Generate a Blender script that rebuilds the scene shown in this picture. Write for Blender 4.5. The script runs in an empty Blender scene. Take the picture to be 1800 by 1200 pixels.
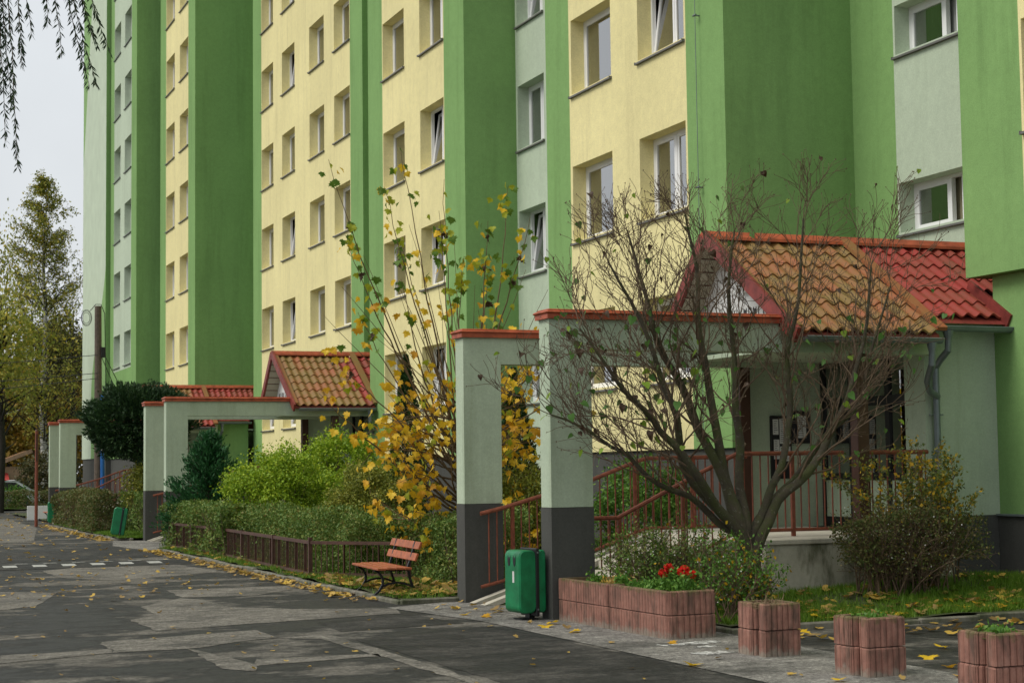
import bpy, math, random
import numpy as np
from mathutils import Vector, Matrix, Euler
R = math.radians
random.seed(7)
rng = np.random.default_rng(11)
scene = bpy.context.scene
col = scene.collection

# ------------------------------------------------------------------ camera
cam_d = bpy.data.cameras.new('camera')
cam = bpy.data.objects.new('camera', cam_d)
col.objects.link(cam)
right = Vector((0.92846814, -0.37118576, -0.01296335))
down = Vector((0.01543532, 0.07343492, -0.99718056))
fwd = Vector((0.37109119, 0.92565028, 0.07391136))
m3 = Matrix((right, -down, -fwd)).transposed()
cam.matrix_world = Matrix.Translation((0, 0, 1.75)) @ m3.to_4x4()
cam_d.sensor_width = 36.0
cam_d.lens = 60.0
cam_d.clip_start = 0.1
cam_d.clip_end = 2000
cam_d.dof.use_dof = True
cam_d.dof.focus_distance = 21.0
cam_d.dof.aperture_fstop = 6.3
scene.camera = cam

# ------------------------------------------------------------------ sky, sun, exposure
SUN = Vector((-0.63, 0.02, 0.77)).normalized()
world = bpy.data.worlds.new('World')
scene.world = world
world.use_nodes = True
wn, wl = world.node_tree.nodes, world.node_tree.links
wn.clear()
w_out = wn.new('ShaderNodeOutputWorld')
w_mix = wn.new('ShaderNodeMixShader')
w_sky = wn.new('ShaderNodeTexSky')
w_sky.sky_type = 'NISHITA'
w_sky.sun_disc = False
w_sky.sun_elevation = math.asin(SUN.z)
w_sky.sun_rotation = math.atan2(SUN.x, SUN.y) % (2 * math.pi)
w_sky.dust_density = 6.0
w_b1 = wn.new('ShaderNodeBackground')
w_b1.inputs['Strength'].default_value = 0.10
w_b2 = wn.new('ShaderNodeBackground')        # the even white overcast
w_b2.inputs['Color'].default_value = (0.93, 0.97, 1.0, 1)
w_b2.inputs['Strength'].default_value = 0.86
w_tc = wn.new('ShaderNodeTexCoord')
w_no = wn.new('ShaderNodeTexNoise')
w_no.inputs['Scale'].default_value = 4.0
w_no.inputs['Detail'].default_value = 5.0
w_mr = wn.new('ShaderNodeMapRange')
w_mr.inputs[1].default_value = 0.3
w_mr.inputs[2].default_value = 0.7
w_mr.inputs[3].default_value = 0.60
w_mr.inputs[4].default_value = 0.71
wl.new(w_tc.outputs['Generated'], w_no.inputs['Vector'])
wl.new(w_no.outputs['Fac'], w_mr.inputs[0])
wl.new(w_mr.outputs[0], w_b2.inputs['Strength'])
w_mix.inputs['Fac'].default_value = 0.90
wl.new(w_sky.outputs['Color'], w_b1.inputs['Color'])
wl.new(w_b1.outputs[0], w_mix.inputs[1])
wl.new(w_b2.outputs[0], w_mix.inputs[2])
wl.new(w_mix.outputs[0], w_out.inputs['Surface'])

sun_d = bpy.data.lights.new('sun', 'SUN')
sun_d.energy = 1.5
sun_d.angle = R(28)
sun_d.color = (1.0, 0.96, 0.88)
sun = bpy.data.objects.new('sun', sun_d)
sun.rotation_euler = SUN.to_track_quat('Z', 'Y').to_euler()
sun.location = (-20, 10, 30)
col.objects.link(sun)

scene.view_settings.view_transform = 'Standard'
scene.view_settings.look = 'None'
scene.view_settings.gamma = 1.0
scene.view_settings.exposure = 0.46
scene.view_settings.use_curve_mapping = False

# ------------------------------------------------------------------ object helpers
ORG = {}


def tag(o, label=None, cat=None, group=None, kind=None):
    if label: o['label'] = label
    if cat: o['category'] = cat
    if group: o['group'] = group
    if kind: o['kind'] = kind
    return o


def thing(name, label, cat, loc=(0, 0, 0), rz=0.0, group=None):
    o = bpy.data.objects.new(name, None)
    o.empty_display_size = 0.2
    o.location = loc
    o.rotation_euler = (0, 0, rz)
    col.objects.link(o)
    ORG[o] = Vector(loc)
    return tag(o, label, cat, group)


def link(name, mesh, parent=None, mat=None):
    o = bpy.data.objects.new(name, mesh)
    col.objects.link(o)
    if mat is not None and len(mesh.materials) == 0:
        mesh.materials.append(mat)
    if parent is not None:
        o.parent = parent
        ORG[o] = ORG[parent]
    else:
        ORG[o] = Vector((0, 0, 0))
    return o


class MB:
    """collects shapes; build() links them as ONE mesh object"""

    def __init__(s):
        s.v = []; s.f = []

    def add(s, vs, fs):
        n = len(s.v)
        s.v.extend([tuple(p) for p in vs])
        s.f.extend([tuple(i + n for i in f) for f in fs])
        return s

    def box(s, x0, x1, y0, y1, z0, z1, bev=0.0, mat=None):
        vs = []
        if bev <= 0:
            vs = [(x, y, z) for z in (z0, z1) for x, y in ((x0, y0), (x1, y0), (x1, y1), (x0, y1))]
            fs = [(3, 2, 1, 0), (4, 5, 6, 7), (0, 1, 5, 4), (1, 2, 6, 5), (2, 3, 7, 6), (3, 0, 4, 7)]
        else:
            b = min(bev, (x1 - x0) / 2.01, (y1 - y0) / 2.01, (z1 - z0) / 2.01)
            rings = []
            for z, i in ((z0, b), (z0 + b, 0), (z1 - b, 0), (z1, b)):
                j = b if i == 0 else 0
                a0, a1, c0, c1 = x0 + i, x1 - i, y0 + i, y1 - i
                k = b * 0.7
                rings.append([(a0 + k, c0, z), (a1 - k, c0, z), (a1, c0 + k, z), (a1, c1 - k, z),
                              (a1 - k, c1, z), (a0 + k, c1, z), (a0, c1 - k, z), (a0, c0 + k, z)])
            vs = [p for r in rings for p in r]
            fs = [tuple(range(7, -1, -1)), tuple(range(24, 32))]
            for r in range(3):
                for i in range(8):
                    fs.append((r * 8 + i, r * 8 + (i + 1) % 8, r * 8 + 8 + (i + 1) % 8, r * 8 + 8 + i))
        if mat is not None:
            vs = [mat @ Vector(p) for p in vs]
        return s.add(vs, fs)

    def bar(s, p, q, w, h, up=(0, 0, 1)):
        p = Vector(p); q = Vector(q)
        d = (q - p); L = d.length; d.normalize()
        upv = Vector(up)
        sd = d.cross(upv)
        if sd.length < 1e-4: sd = d.cross(Vector((1, 0, 0)))
        sd.normalize(); u = sd.cross(d)
        vs = []
        for e in (p, q):
            for a, b in ((-1, -1), (1, -1), (1, 1), (-1, 1)):
                vs.append(e + sd * a * w / 2 + u * b * h / 2)
        return s.add(vs, [(3, 2, 1, 0), (4, 5, 6, 7), (0, 1, 5, 4), (1, 2, 6, 5), (2, 3, 7, 6), (3, 0, 4, 7)])

    def tube(s, pts, rad, n=8, cap=True):
        pts = [Vector(p) for p in pts]
        if not hasattr(rad, '__len__'): rad = [rad] * len(pts)
        vs = []; fs = []
        d0 = (pts[1] - pts[0]).normalized()
        ref = Vector((0, 0, 1)) if abs(d0.z) < 0.9 else Vector((1, 0, 0))
        u = d0.cross(ref).normalized()
        for i, p in enumerate(pts):
            if i == 0: d = pts[1] - pts[0]
            elif i == len(pts) - 1: d = pts[-1] - pts[-2]
            else: d = pts[i + 1] - pts[i - 1]
            d.normalize()
            u = (u - d * u.dot(d))
            if u.length < 1e-5: u = d.orthogonal()
            u.normalize()
            w = d.cross(u)
            for k in range(n):
                a = 2 * math.pi * k / n
                vs.append(p + (u * math.cos(a) + w * math.sin(a)) * rad[i])
        for i in range(len(pts) - 1):
            for k in range(n):
                fs.append((i * n + k, i * n + (k + 1) % n, (i + 1) * n + (k + 1) % n, (i + 1) * n + k))
        if cap:
            fs.append(tuple(range(n - 1, -1, -1)))
            b = (len(pts) - 1) * n
            fs.append(tuple(range(b, b + n)))
        return s.add(vs, fs)

    def prism(s, poly, z0, z1):
        n = len(poly)
        vs = [(x, y, z0) for x, y in poly] + [(x, y, z1) for x, y in poly]
        fs = [tuple(range(n - 1, -1, -1)), tuple(range(n, 2 * n))]
        for i in range(n):
            fs.append((i, (i + 1) % n, n + (i + 1) % n, n + i))
        return s.add(vs, fs)

    def prism_x(s, poly, x0, x1):        # polygon in (y, z), extruded along x
        n = len(poly)
        vs = [(x0, y, z) for y, z in poly] + [(x1, y, z) for y, z in poly]
        fs = [tuple(range(n)), tuple(range(2 * n - 1, n - 1, -1))]
        for i in range(n):
            fs.append((i, n + i, n + (i + 1) % n, (i + 1) % n))
        return s.add(vs, fs)

    def mesh(s, name, off=Vector((0, 0, 0)), smooth=False):
        me = bpy.data.meshes.new(name)
        me.from_pydata([(p[0] - off[0], p[1] - off[1], p[2] - off[2]) for p in s.v], [], s.f)
        me.validate()
        if smooth:
            me.polygons.foreach_set('use_smooth', [True] * len(me.polygons))
        me.update()
        return me

    def build(s, name, mat, parent=None, local=False, smooth=False):
        off = Vector((0, 0, 0))
        if parent is not None and not local: off = ORG[parent]
        return link(name, s.mesh(name, off, smooth), parent, mat)


def np_mesh(name, verts, faces):
    """verts (n,3); faces (m,k) all of one size"""
    me = bpy.data.meshes.new(name)
    verts = np.asarray(verts, np.float32); faces = np.asarray(faces, np.int32)
    k = faces.shape[1]
    me.vertices.add(len(verts)); me.vertices.foreach_set('co', verts.ravel())
    me.loops.add(faces.size); me.loops.foreach_set('vertex_index', faces.ravel())
    me.polygons.add(len(faces))
    me.polygons.foreach_set('loop_start', np.arange(0, faces.size, k, dtype=np.int32))
    me.update(calc_edges=True)
    return me


def copy_tree(o, parent=None):
    c = o.copy(); col.objects.link(c); c.parent = parent
    ORG[c] = ORG.get(o, Vector((0, 0, 0)))
    for ch in list(o.children): copy_tree(ch, c)
    return c


# ------------------------------------------------------------------ materials
MATS = {}


class NT:
    def __init__(s, name):
        s.m = bpy.data.materials.new(name); s.m.use_nodes = True
        s.n = s.m.node_tree.nodes; s.l = s.m.node_tree.links
        s.p = s.n['Principled BSDF']; s.out = s.n['Material Output']
        s.pos = s.n.new('ShaderNodeNewGeometry')

    def k(s, a, b): s.l.new(a, b)

    def noise(s, scale, detail=4, rough=0.6, stretch=None, vec=None):
        t = s.n.new('ShaderNodeTexNoise')
        t.inputs['Scale'].default_value = scale
        t.inputs['Detail'].default_value = detail
        t.inputs['Roughness'].default_value = rough
        v = vec or s.pos.outputs['Position']
        if stretch:
            mp = s.n.new('ShaderNodeMapping'); mp.inputs['Scale'].default_value = stretch
            s.k(v, mp.inputs['Vector']); v = mp.outputs['Vector']
        s.k(v, t.inputs['Vector'])
        return t.outputs['Fac']

    def ramp(s, fac, stops, interp='LINEAR'):
        r = s.n.new('ShaderNodeValToRGB'); r.color_ramp.interpolation = interp
        e = r.color_ramp.elements
        while len(e) < len(stops): e.new(0.5)
        for i, (p, c) in enumerate(stops):
            e[i].position = p
            e[i].color = (c, c, c, 1) if not hasattr(c, '__len__') else (*c, 1)
        s.k(fac, r.inputs['Fac'])
        return r.outputs['Color']

    def mix(s, fac, a, b, mode='MIX'):
        m = s.n.new('ShaderNodeMix'); m.data_type = 'RGBA'; m.blend_type = mode
        ins = [m.inputs[0], m.inputs[6], m.inputs[7]]
        for i, v in zip(ins, (fac, a, b)):
            if hasattr(v, 'is_linked') or hasattr(v, 'links'): s.k(v, i)
            elif hasattr(v, '__len__'): i.default_value = (*v, 1)
            else: i.default_value = v
        return m.outputs[2]

    def math(s, op, a, b=None, c=None):
        m = s.n.new('ShaderNodeMath'); m.operation = op
        for i, v in enumerate((a, b, c)):
            if v is None: continue
            if hasattr(v, 'links'): s.k(v, m.inputs[i])
            else: m.inputs[i].default_value = v
        return m.outputs[0]

    def bump(s, h, strength=0.3, dist=0.01):
        b = s.n.new('ShaderNodeBump')
        b.inputs['Strength'].default_value = strength
        b.inputs['Distance'].default_value = dist
        s.k(h, b.inputs['Height']); s.k(b.outputs[0], s.p.inputs['Normal'])
        return b

    def base(s, c):
        if hasattr(c, 'links'): s.k(c, s.p.inputs['Base Color'])
        else: s.p.inputs['Base Color'].default_value = (*c, 1)
        return s

    def rough(s, v):
        if hasattr(v, 'links'): s.k(v, s.p.inputs['Roughness'])
        else: s.p.inputs['Roughness'].default_value = v
        return s

    def sep(s):
        x = s.n.new('ShaderNodeSeparateXYZ'); s.k(s.pos.outputs['Position'], x.inputs[0])
        return x.outputs


def sc(c, f): return tuple(min(1, v * f) for v in c)


def stucco(name, c, dirt=(0.20, 0.22, 0.12), amount=0.12):
    t = NT(name)
    big = t.noise(0.35, 5, 0.6)
    streak = t.noise(2.4, 6, 0.7, (1, 1, 0.08))
    fine = t.noise(40, 3, 0.7)
    a = t.ramp(big, [(0.3, sc(c, 0.90)), (0.7, sc(c, 1.06))])
    f = t.ramp(streak, [(0.50, 0.0), (0.78, amount)])
    a = t.mix(f, a, dirt)
    md = t.ramp(t.noise(7, 6, 0.75), [(0.25, 0.90), (0.75, 1.07)])
    a = t.mix(1.0, a, md, 'MULTIPLY')
    g = t.ramp(fine, [(0.25, 0.86), (0.75, 1.08)])
    a = t.mix(1.0, a, g, 'MULTIPLY')
    t.base(a).rough(0.93)
    t.p.inputs['Specular IOR Level'].default_value = 0.15
    t.bump(t.noise(85, 3, 0.75), 0.55, 0.006)
    return t.m


def plain(name, c, rough=0.6, var=0.12, scale=6, metal=0.0, bump=0.0, spec=0.4):
    t = NT(name)
    n = t.noise(scale, 5, 0.6)
    t.base(t.ramp(n, [(0.3, sc(c, 1 - var)), (0.7, sc(c, 1 + var))])).rough(rough)
    t.p.inputs['Metallic'].default_value = metal
    t.p.inputs['Specular IOR Level'].default_value = spec
    if bump: t.bump(t.noise(scale * 8, 4, 0.7), bump, 0.005)
    return t.m


def leafy(name, stops, trans=0.22, rough=0.55, spec=0.3):
    """leaf material: each leaf face island takes its own tint from the stops"""
    t = NT(name)
    f = t.math('ADD', t.math('MULTIPLY', t.pos.outputs['Random Per Island'], 0.72), t.math('MULTIPLY', t.math('SUBTRACT', t.noise(2.3, 3, 0.6), 0.22), 0.5))
    c = t.ramp(f, stops)
    t.base(c).rough(rough)
    t.p.inputs['Specular IOR Level'].default_value = spec
    tr = t.n.new('ShaderNodeBsdfTranslucent')
    t.k(c, tr.inputs['Color'])
    mx = t.n.new('ShaderNodeMixShader'); mx.inputs[0].default_value = trans
    t.k(t.p.outputs[0], mx.inputs[1]); t.k(tr.outputs[0], mx.inputs[2])
    t.k(mx.outputs[0], t.out.inputs['Surface'])
    return t.m


GREEN = (0.225, 0.388, 0.138)
YELLOW = (0.83, 0.745, 0.385)
PALE = (0.51, 0.595, 0.455)
PALE2 = (0.46, 0.545, 0.405)
M = MATS
M['green'] = stucco('green_render', GREEN, (0.07, 0.14, 0.04), 0.35)
M['yellow'] = stucco('yellow_render', YELLOW, (0.42, 0.36, 0.2), 0.34)
M['pale'] = stucco('pale_green_render', PALE, (0.25, 0.30, 0.2), 0.22)
M['frame_pale'] = stucco('portal_render', PALE2, (0.17, 0.20, 0.10), 0.46)
M['plinth'] = stucco('grey_plinth_render', (0.085, 0.086, 0.078), (0.03, 0.03, 0.027), 0.35)
M['white_wall'] = stucco('white_gable_render', (0.72, 0.72, 0.70), (0.4, 0.4, 0.35), 0.15)
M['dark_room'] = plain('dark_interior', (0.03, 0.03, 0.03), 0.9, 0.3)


def curve_paint():
    """pale end wall with a broad sweep of green paint"""
    t = NT('painted_end_wall')
    x, y, z = t.sep()
    s1 = t.math('MULTIPLY', t.math('MAXIMUM', t.math('SUBTRACT', z, 16.8), 0.0), 0.36)
    ma = t.math('GREATER_THAN', y, t.math('SUBTRACT', 86.6, s1))
    u = t.math('MINIMUM', t.math('MAXIMUM', t.math('DIVIDE', t.math('SUBTRACT', 11.9, z), 6.5), 0.0), 1.0)
    s2 = t.math('MULTIPLY', t.math('MULTIPLY', u, u), t.math('SUBTRACT', 3.0, t.math('MULTIPLY', u, 2.0)))
    mb = t.math('LESS_THAN', y, t.math('ADD', 78.9, t.math('MULTIPLY', s2, 4.6)))
    mk = t.math('MAXIMUM', ma, mb)
    n = t.ramp(t.noise(1.2, 5), [(0.3, 0.9), (0.7, 1.05)])
    c = t.mix(mk, PALE, GREEN)
    t.base(t.mix(1.0, c, n, 'MULTIPLY')).rough(0.93)
    t.bump(t.noise(85, 3, 0.75), 0.5, 0.006)
    return t.m


M['curve'] = curve_paint()


def asphalt(name, dark, light, lo=0.47, hi=0.56, scale=0.55):
    t = NT(name)
    a = t.noise(scale, 6, 0.62, (1, 1.25, 1))
    b = t.noise(scale * 5, 5, 0.65)
    f = t.math('ADD', t.math('MULTIPLY', a, 0.8), t.math('MULTIPLY', b, 0.2))
    m = t.ramp(f, [(lo, 0.0), (hi, 1.0)])
    g = t.noise(95, 3, 0.8)
    c = t.mix(m, dark, light)
    gr = t.ramp(g, [(0.28, 0.45), (0.5, 1.0), (0.76, 2.1)])
    c = t.mix(1.0, c, gr, 'MULTIPLY')
    c = t.mix(1.0, c, t.ramp(t.noise(21, 4, 0.8), [(0.3, 0.42), (0.7, 1.75)]), 'MULTIPLY')
    c = t.mix(1.0, c, t.ramp(t.noise(2.2, 7, 0.8, (1, 2.2, 1)), [(0.32, 0.55), (0.68, 1.45)]), 'MULTIPLY')
    c = t.mix(1.0, c, t.ramp(t.noise(7.5, 8, 0.85), [(0.33, 0.5), (0.67, 1.6)]), 'MULTIPLY')
    sp = t.ramp(t.noise(38, 2, 0.5), [(0.70, 0.0), (0.74, 0.55)])
    c = t.mix(sp, c, sc(light, 1.3))
    t.base(c)
    t.rough(t.ramp(f, [(lo - 0.06, 0.62), (hi, 0.95)]))
    t.p.inputs['Specular IOR Level'].default_value = 0.25
    t.bump(g, 0.7, 0.008)
    return t.m


M['road'] = asphalt('asphalt', (0.024, 0.024, 0.021), (0.105, 0.097, 0.082), 0.50, 0.57)
M['patch'] = asphalt('old_asphalt_patch', (0.062, 0.058, 0.050), (0.135, 0.125, 0.106), 0.38, 0.54, 0.9)
M['dark_patch'] = asphalt('new_asphalt_patch', (0.017, 0.017, 0.015), (0.060, 0.056, 0.048), 0.46, 0.66, 1.1)
M['pavement'] = asphalt('pavement_asphalt', (0.060, 0.058, 0.052), (0.16, 0.152, 0.135), 0.36, 0.50, 0.7)


def worn_paint():
    t = NT('worn_white_paint')
    n = t.noise(14, 6, 0.75)
    t.base(t.mix(t.ramp(n, [(0.44, 0.0), (0.56, 1.0)]), (0.62, 0.62, 0.58), (0.13, 0.125, 0.11))).rough(0.8)
    return t.m


M['paint_worn'] = worn_paint()
M['paint'] = plain('white_road_paint', (0.36, 0.36, 0.33), 0.7, 0.25, 18)
M['soil'] = plain('soil', (0.045, 0.035, 0.022), 0.95, 0.4, 9, bump=0.6)
M['lawn'] = plain('lawn_soil', (0.050, 0.062, 0.020), 0.95, 0.45, 4, bump=0.6)
M['ground'] = plain('far_ground', (0.055, 0.058, 0.035), 0.95, 0.3, 0.5)


def concrete(name, c, moss=(0.05, 0.06, 0.025), lo=0.5, hi=0.75):
    t = NT(name)
    a = t.noise(3.0, 7, 0.7)
    st = t.noise(3.2, 5, 0.7, (1, 1, 0.35))
    base = t.ramp(a, [(0.25, sc(c, 0.7)), (0.75, sc(c, 1.25))])
    base = t.mix(t.ramp(st, [(lo, 0.0), (hi, 0.85)]), base, moss)
    t.base(base).rough(0.92)
    t.bump(t.noise(35, 5, 0.7), 0.6, 0.008)
    return t.m


M['concrete'] = concrete('mossy_concrete', (0.44, 0.42, 0.33), (0.09, 0.095, 0.045), lo=0.48, hi=0.66)
M['concrete_light'] = concrete('light_concrete', (0.46, 0.43, 0.35), lo=0.60, hi=0.9)
M['kerb'] = concrete('kerb_concrete', (0.19, 0.175, 0.14), lo=0.42, hi=0.62)


def pink_concrete():
    t = NT('pink_concrete')
    tc = t.n.new('ShaderNodeTexCoord'); sx = t.n.new('ShaderNodeSeparateXYZ'); t.k(tc.outputs['Object'], sx.inputs[0])
    a = t.noise(7.0, 7, 0.72)
    st = t.noise(9, 5, 0.7, (1, 1, 0.25))
    c = t.ramp(a, [(0.25, (0.17, 0.078, 0.057)), (0.55, (0.30, 0.142, 0.104)), (0.8, (0.39, 0.21, 0.16))])
    c = t.mix(t.ramp(st, [(0.45, 0.0), (0.64, 0.85)]), c, (0.095, 0.058, 0.042))
    e = t.math('ADD', sx.outputs[2], t.math('MULTIPLY', t.math('SUBTRACT', t.noise(11, 5, .7), 0.5), 0.28))
    c = t.mix(t.ramp(e, [(0.44, 0.0), (0.50, 0.85)]), c, (0.105, 0.098, 0.030))
    c = t.mix(t.ramp(e, [(0.02, 0.8), (0.085, 0.0)]), c, (0.25, 0.225, 0.18))
    t.base(c).rough(0.93)
    t.bump(t.noise(60, 5, 0.75), 0.7, 0.008)
    return t.m


M['brick_red'] = pink_concrete()
M['pvc'] = plain('white_window_frame', (0.80, 0.80, 0.80), 0.35, 0.03, 3)
M['sill'] = plain('grey_metal_sill', (0.14, 0.137, 0.13), 0.5, 0.1, 5)
M['rail'] = plain('rust_red_paint', (0.19, 0.052, 0.026), 0.55, 0.35, 14, bump=0.25)
M['brown_metal'] = plain('brown_fence_paint', (0.075, 0.034, 0.022), 0.6, 0.35, 12, bump=0.2)
M['brown_post'] = plain('brown_post_paint', (0.060, 0.024, 0.014), 0.5, 0.15, 8)
M['dark_frame'] = plain('dark_door_frame', (0.012, 0.012, 0.012), 0.4, 0.2)
M['zinc'] = plain('grey_gutter', (0.17, 0.20, 0.205), 0.42, 0.15, 5, metal=0.35)
M['cap'] = plain('red_cap_metal', (0.36, 0.078, 0.032), 0.5, 0.4, 6, bump=0.15)
M['verge'] = plain('dark_red_verge', (0.20, 0.036, 0.028), 0.5, 0.35, 6)
M['soffit'] = plain('cream_soffit', (0.42, 0.38, 0.29), 0.7, 0.08)
M['ink'] = plain('dark_lettering', (0.03, 0.03, 0.035), 0.6, 0.1)
M['black'] = plain('black_iron', (0.010, 0.011, 0.012), 0.45, 0.2, 10)
M['bench_wood'] = plain('orange_bench_paint', (0.33, 0.088, 0.028), 0.5, 0.35, 9, bump=0.2)
M['bin'] = plain('green_plastic', (0.006, 0.165, 0.058), 0.38, 0.28, 7)
M['paper'] = plain('paper', (0.6, 0.6, 0.57), 0.7, 0.1)


def lichen_bark():
    t = NT('mossy_bark')
    c = t.ramp(t.noise(6, 6, 0.7), [(0.3, (0.040, 0.034, 0.020)), (0.6, (0.085, 0.070, 0.044))])
    c = t.mix(t.ramp(t.noise(4.5, 5, 0.7), [(0.45, 0.0), (0.62, 0.9)]), c, (0.060, 0.070, 0.018))
    c = t.mix(t.ramp(t.noise(22, 4, 0.7), [(0.60, 0.0), (0.68, 0.7)]), c, (0.20, 0.20, 0.15))
    t.base(c).rough(0.95)
    t.bump(t.noise(28, 6, 0.8), 1.0, 0.025)
    return t.m


M['bark'] = lichen_bark()
M['twig'] = plain('brown_twig', (0.115, 0.078, 0.046), 0.8, 0.35, 20)
M['maple_twig'] = plain('tan_shoot', (0.13, 0.085, 0.040), 0.8, 0.25, 12)
M['dark_bark'] = plain('dark_bark', (0.030, 0.026, 0.020), 0.9, 0.3, 12, bump=0.5)
M['pole_wood'] = plain('weathered_wood', (0.11, 0.085, 0.065), 0.85, 0.3, 9, bump=0.4)
M['blue'] = plain('blue_pipe', (0.018, 0.13, 0.40), 0.4, 0.1)
M['white_plastic'] = plain('white_plastic', (0.78, 0.78, 0.76), 0.4, 0.05)
M['car_white'] = plain('white_car_paint', (0.72, 0.74, 0.76), 0.25, 0.03)
M['tyre'] = plain('tyre_rubber', (0.02, 0.02, 0.02), 0.8, 0.2)
M['awning'] = plain('red_awning', (0.42, 0.05, 0.04), 0.7, 0.15)
M['wood_trim'] = plain('pale_wood_trim', (0.36, 0.24, 0.15), 0.7, 0.2)


def birch_bark():
    t = NT('birch_bark')
    n = t.noise(5, 4, 0.6, (1, 1, 3))
    t.base(t.ramp(n, [(0.42, (0.03, 0.03, 0.028)), (0.52, (0.55, 0.53, 0.48))])).rough(0.8)
    return t.m


M['birch'] = birch_bark()


def tile_mat(name, red, moss, lo, hi):
    t = NT(name)
    oi = t.n.new('ShaderNodeObjectInfo')
    n = t.noise(2.6, 5, 0.65)
    n2 = t.noise(16, 4, 0.7)
    f = t.math('ADD', t.math('MULTIPLY', n, 0.55), t.math('ADD', t.math('MULTIPLY', n2, 0.25), t.math('MULTIPLY', oi.outputs['Random'], 0.20)))
    t.base(t.mix(t.ramp(f, [(lo, 0.0), (hi, 1.0)]), red, moss)).rough(0.62)
    t.bump(n2, 0.25, 0.006)
    return t.m


M['tile_moss'] = tile_mat('mossy_tile', (0.30, 0.086, 0.030), (0.200, 0.125, 0.032), 0.32, 0.58)
M['tile_red'] = tile_mat('red_tile', (0.30, 0.027, 0.019), (0.17, 0.05, 0.02), 0.40, 0.68)


def glass():
    t = NT('window_glass')
    t.p.inputs['Roughness'].default_value = 0.03
    t.base((0.02, 0.025, 0.025))
    tr = t.n.new('ShaderNodeBsdfTransparent'); tr.inputs[0].default_value = (0.82, 0.86, 0.84, 1)
    fr = t.n.new('ShaderNodeFresnel'); fr.inputs[0].default_value = 2.5
    gl = t.n.new('ShaderNodeBsdfGlossy'); gl.inputs['Roughness'].default_value = 0.02
    mx = t.n.new('ShaderNodeMixShader')
    t.k(t.math('MINIMUM', t.math('ADD', fr.outputs[0], 0.30), 1.0), mx.inputs[0]); t.k(tr.outputs[0], mx.inputs[1]); t.k(gl.outputs[0], mx.inputs[2])
    t.k(mx.outputs[0], t.out.inputs['Surface'])
    return t.m


M['glass'] = glass()
CURT = [plain('grey_curtain', (0.30, 0.31, 0.29), 0.9, 0.1), plain('white_net_curtain', (0.55, 0.56, 0.54), 0.9, 0.08),
        plain('olive_blind', (0.22, 0.20, 0.12), 0.9, 0.1), plain('dark_curtain', (0.06, 0.065, 0.06), 0.9, 0.2)]

M['l_hedge'] = leafy('hedge_leaves', [(0, (0.055, 0.121, 0.019)), (0.45, (0.112, 0.191, 0.034)), (0.75, (0.205, 0.263, 0.054)), (0.93, (0.223, 0.151, 0.046)), (1.0, (0.650, 0.524, 0.046))])
M['l_hedge_brown'] = leafy('autumn_hedge_leaves', [(0, (0.050, 0.090, 0.020)), (0.4, (0.106, 0.140, 0.034)), (0.75, (0.171, 0.140, 0.046)), (0.93, (0.142, 0.090, 0.043)), (1.0, (0.484, 0.328, 0.043))])
M['l_bright'] = leafy('bright_green_leaves', [(0, (0.111, 0.204, 0.012)), (0.5, (0.243, 0.376, 0.020)), (1.0, (0.485, 0.563, 0.038))])
M['l_mid'] = leafy('mid_green_leaves', [(0, (0.046, 0.125, 0.019)), (0.5, (0.094, 0.219, 0.027)), (1.0, (0.188, 0.312, 0.046))])
M['l_ygreen'] = leafy('yellow_green_leaves', [(0, (0.094, 0.125, 0.019)), (0.5, (0.203, 0.234, 0.031)), (0.9, (0.374, 0.343, 0.047)), (1.0, (0.624, 0.374, 0.047))])
M['l_yew'] = leafy('yew_needles', [(0, (0.013, 0.035, 0.013)), (0.6, (0.025, 0.062, 0.020)), (1.0, (0.056, 0.106, 0.027))], 0.15)
M['l_thuja'] = leafy('thuja_sprays', [(0, (0.012, 0.040, 0.010)), (0.6, (0.024, 0.066, 0.014)), (1.0, (0.05, 0.10, 0.02))], 0.15)
M['l_juniper'] = leafy('spruce_needles', [(0, (0.013, 0.062, 0.018)), (0.6, (0.022, 0.103, 0.029)), (1.0, (0.055, 0.172, 0.047))], 0.15)
M['l_birch'] = leafy('birch_leaves', [(0, (0.142, 0.176, 0.028)), (0.5, (0.283, 0.304, 0.046)), (0.85, (0.482, 0.385, 0.051)), (1.0, (0.710, 0.354, 0.046))])
M['l_autumn'] = leafy('golden_far_leaves', [(0, (0.10, 0.09, 0.018)), (0.5, (0.26, 0.18, 0.02)), (1.0, (0.40, 0.20, 0.02))])
M['l_dark'] = leafy('dark_tree_leaves', [(0, (0.035, 0.048, 0.016)), (0.6, (0.080, 0.080, 0.024)), (1.0, (0.192, 0.120, 0.032))])
M['l_willow'] = leafy('willow_leaves', [(0, (0.012, 0.030, 0.012)), (0.6, (0.025, 0.055, 0.018)), (0.95, (0.05, 0.08, 0.02)), (1.0, (0.12, 0.08, 0.03))])
M['l_rose'] = leafy('thin_autumn_leaves', [(0, (0.066, 0.111, 0.025)), (0.55, (0.149, 0.186, 0.042)), (0.85, (0.372, 0.279, 0.037)), (1.0, (0.744, 0.465, 0.037))])
M['l_gold'] = leafy('gold_flowers', [(0, (0.42, 0.24, 0.01)), (1.0, (0.62, 0.40, 0.02))])
M['l_berry'] = plain('white_berries', (0.75, 0.74, 0.70), 0.5, 0.1)
M['grass'] = leafy('grass_blades', [(0, (0.064, 0.131, 0.012)), (0.6, (0.120, 0.236, 0.017)), (1.0, (0.224, 0.298, 0.036))])
M['l_litter'] = leafy('leaf_litter', [(0, (0.149, 0.086, 0.034)), (0.35, (0.345, 0.230, 0.081)), (0.7, (0.529, 0.345, 0.069)), (1.0, (0.632, 0.437, 0.057))])
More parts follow.
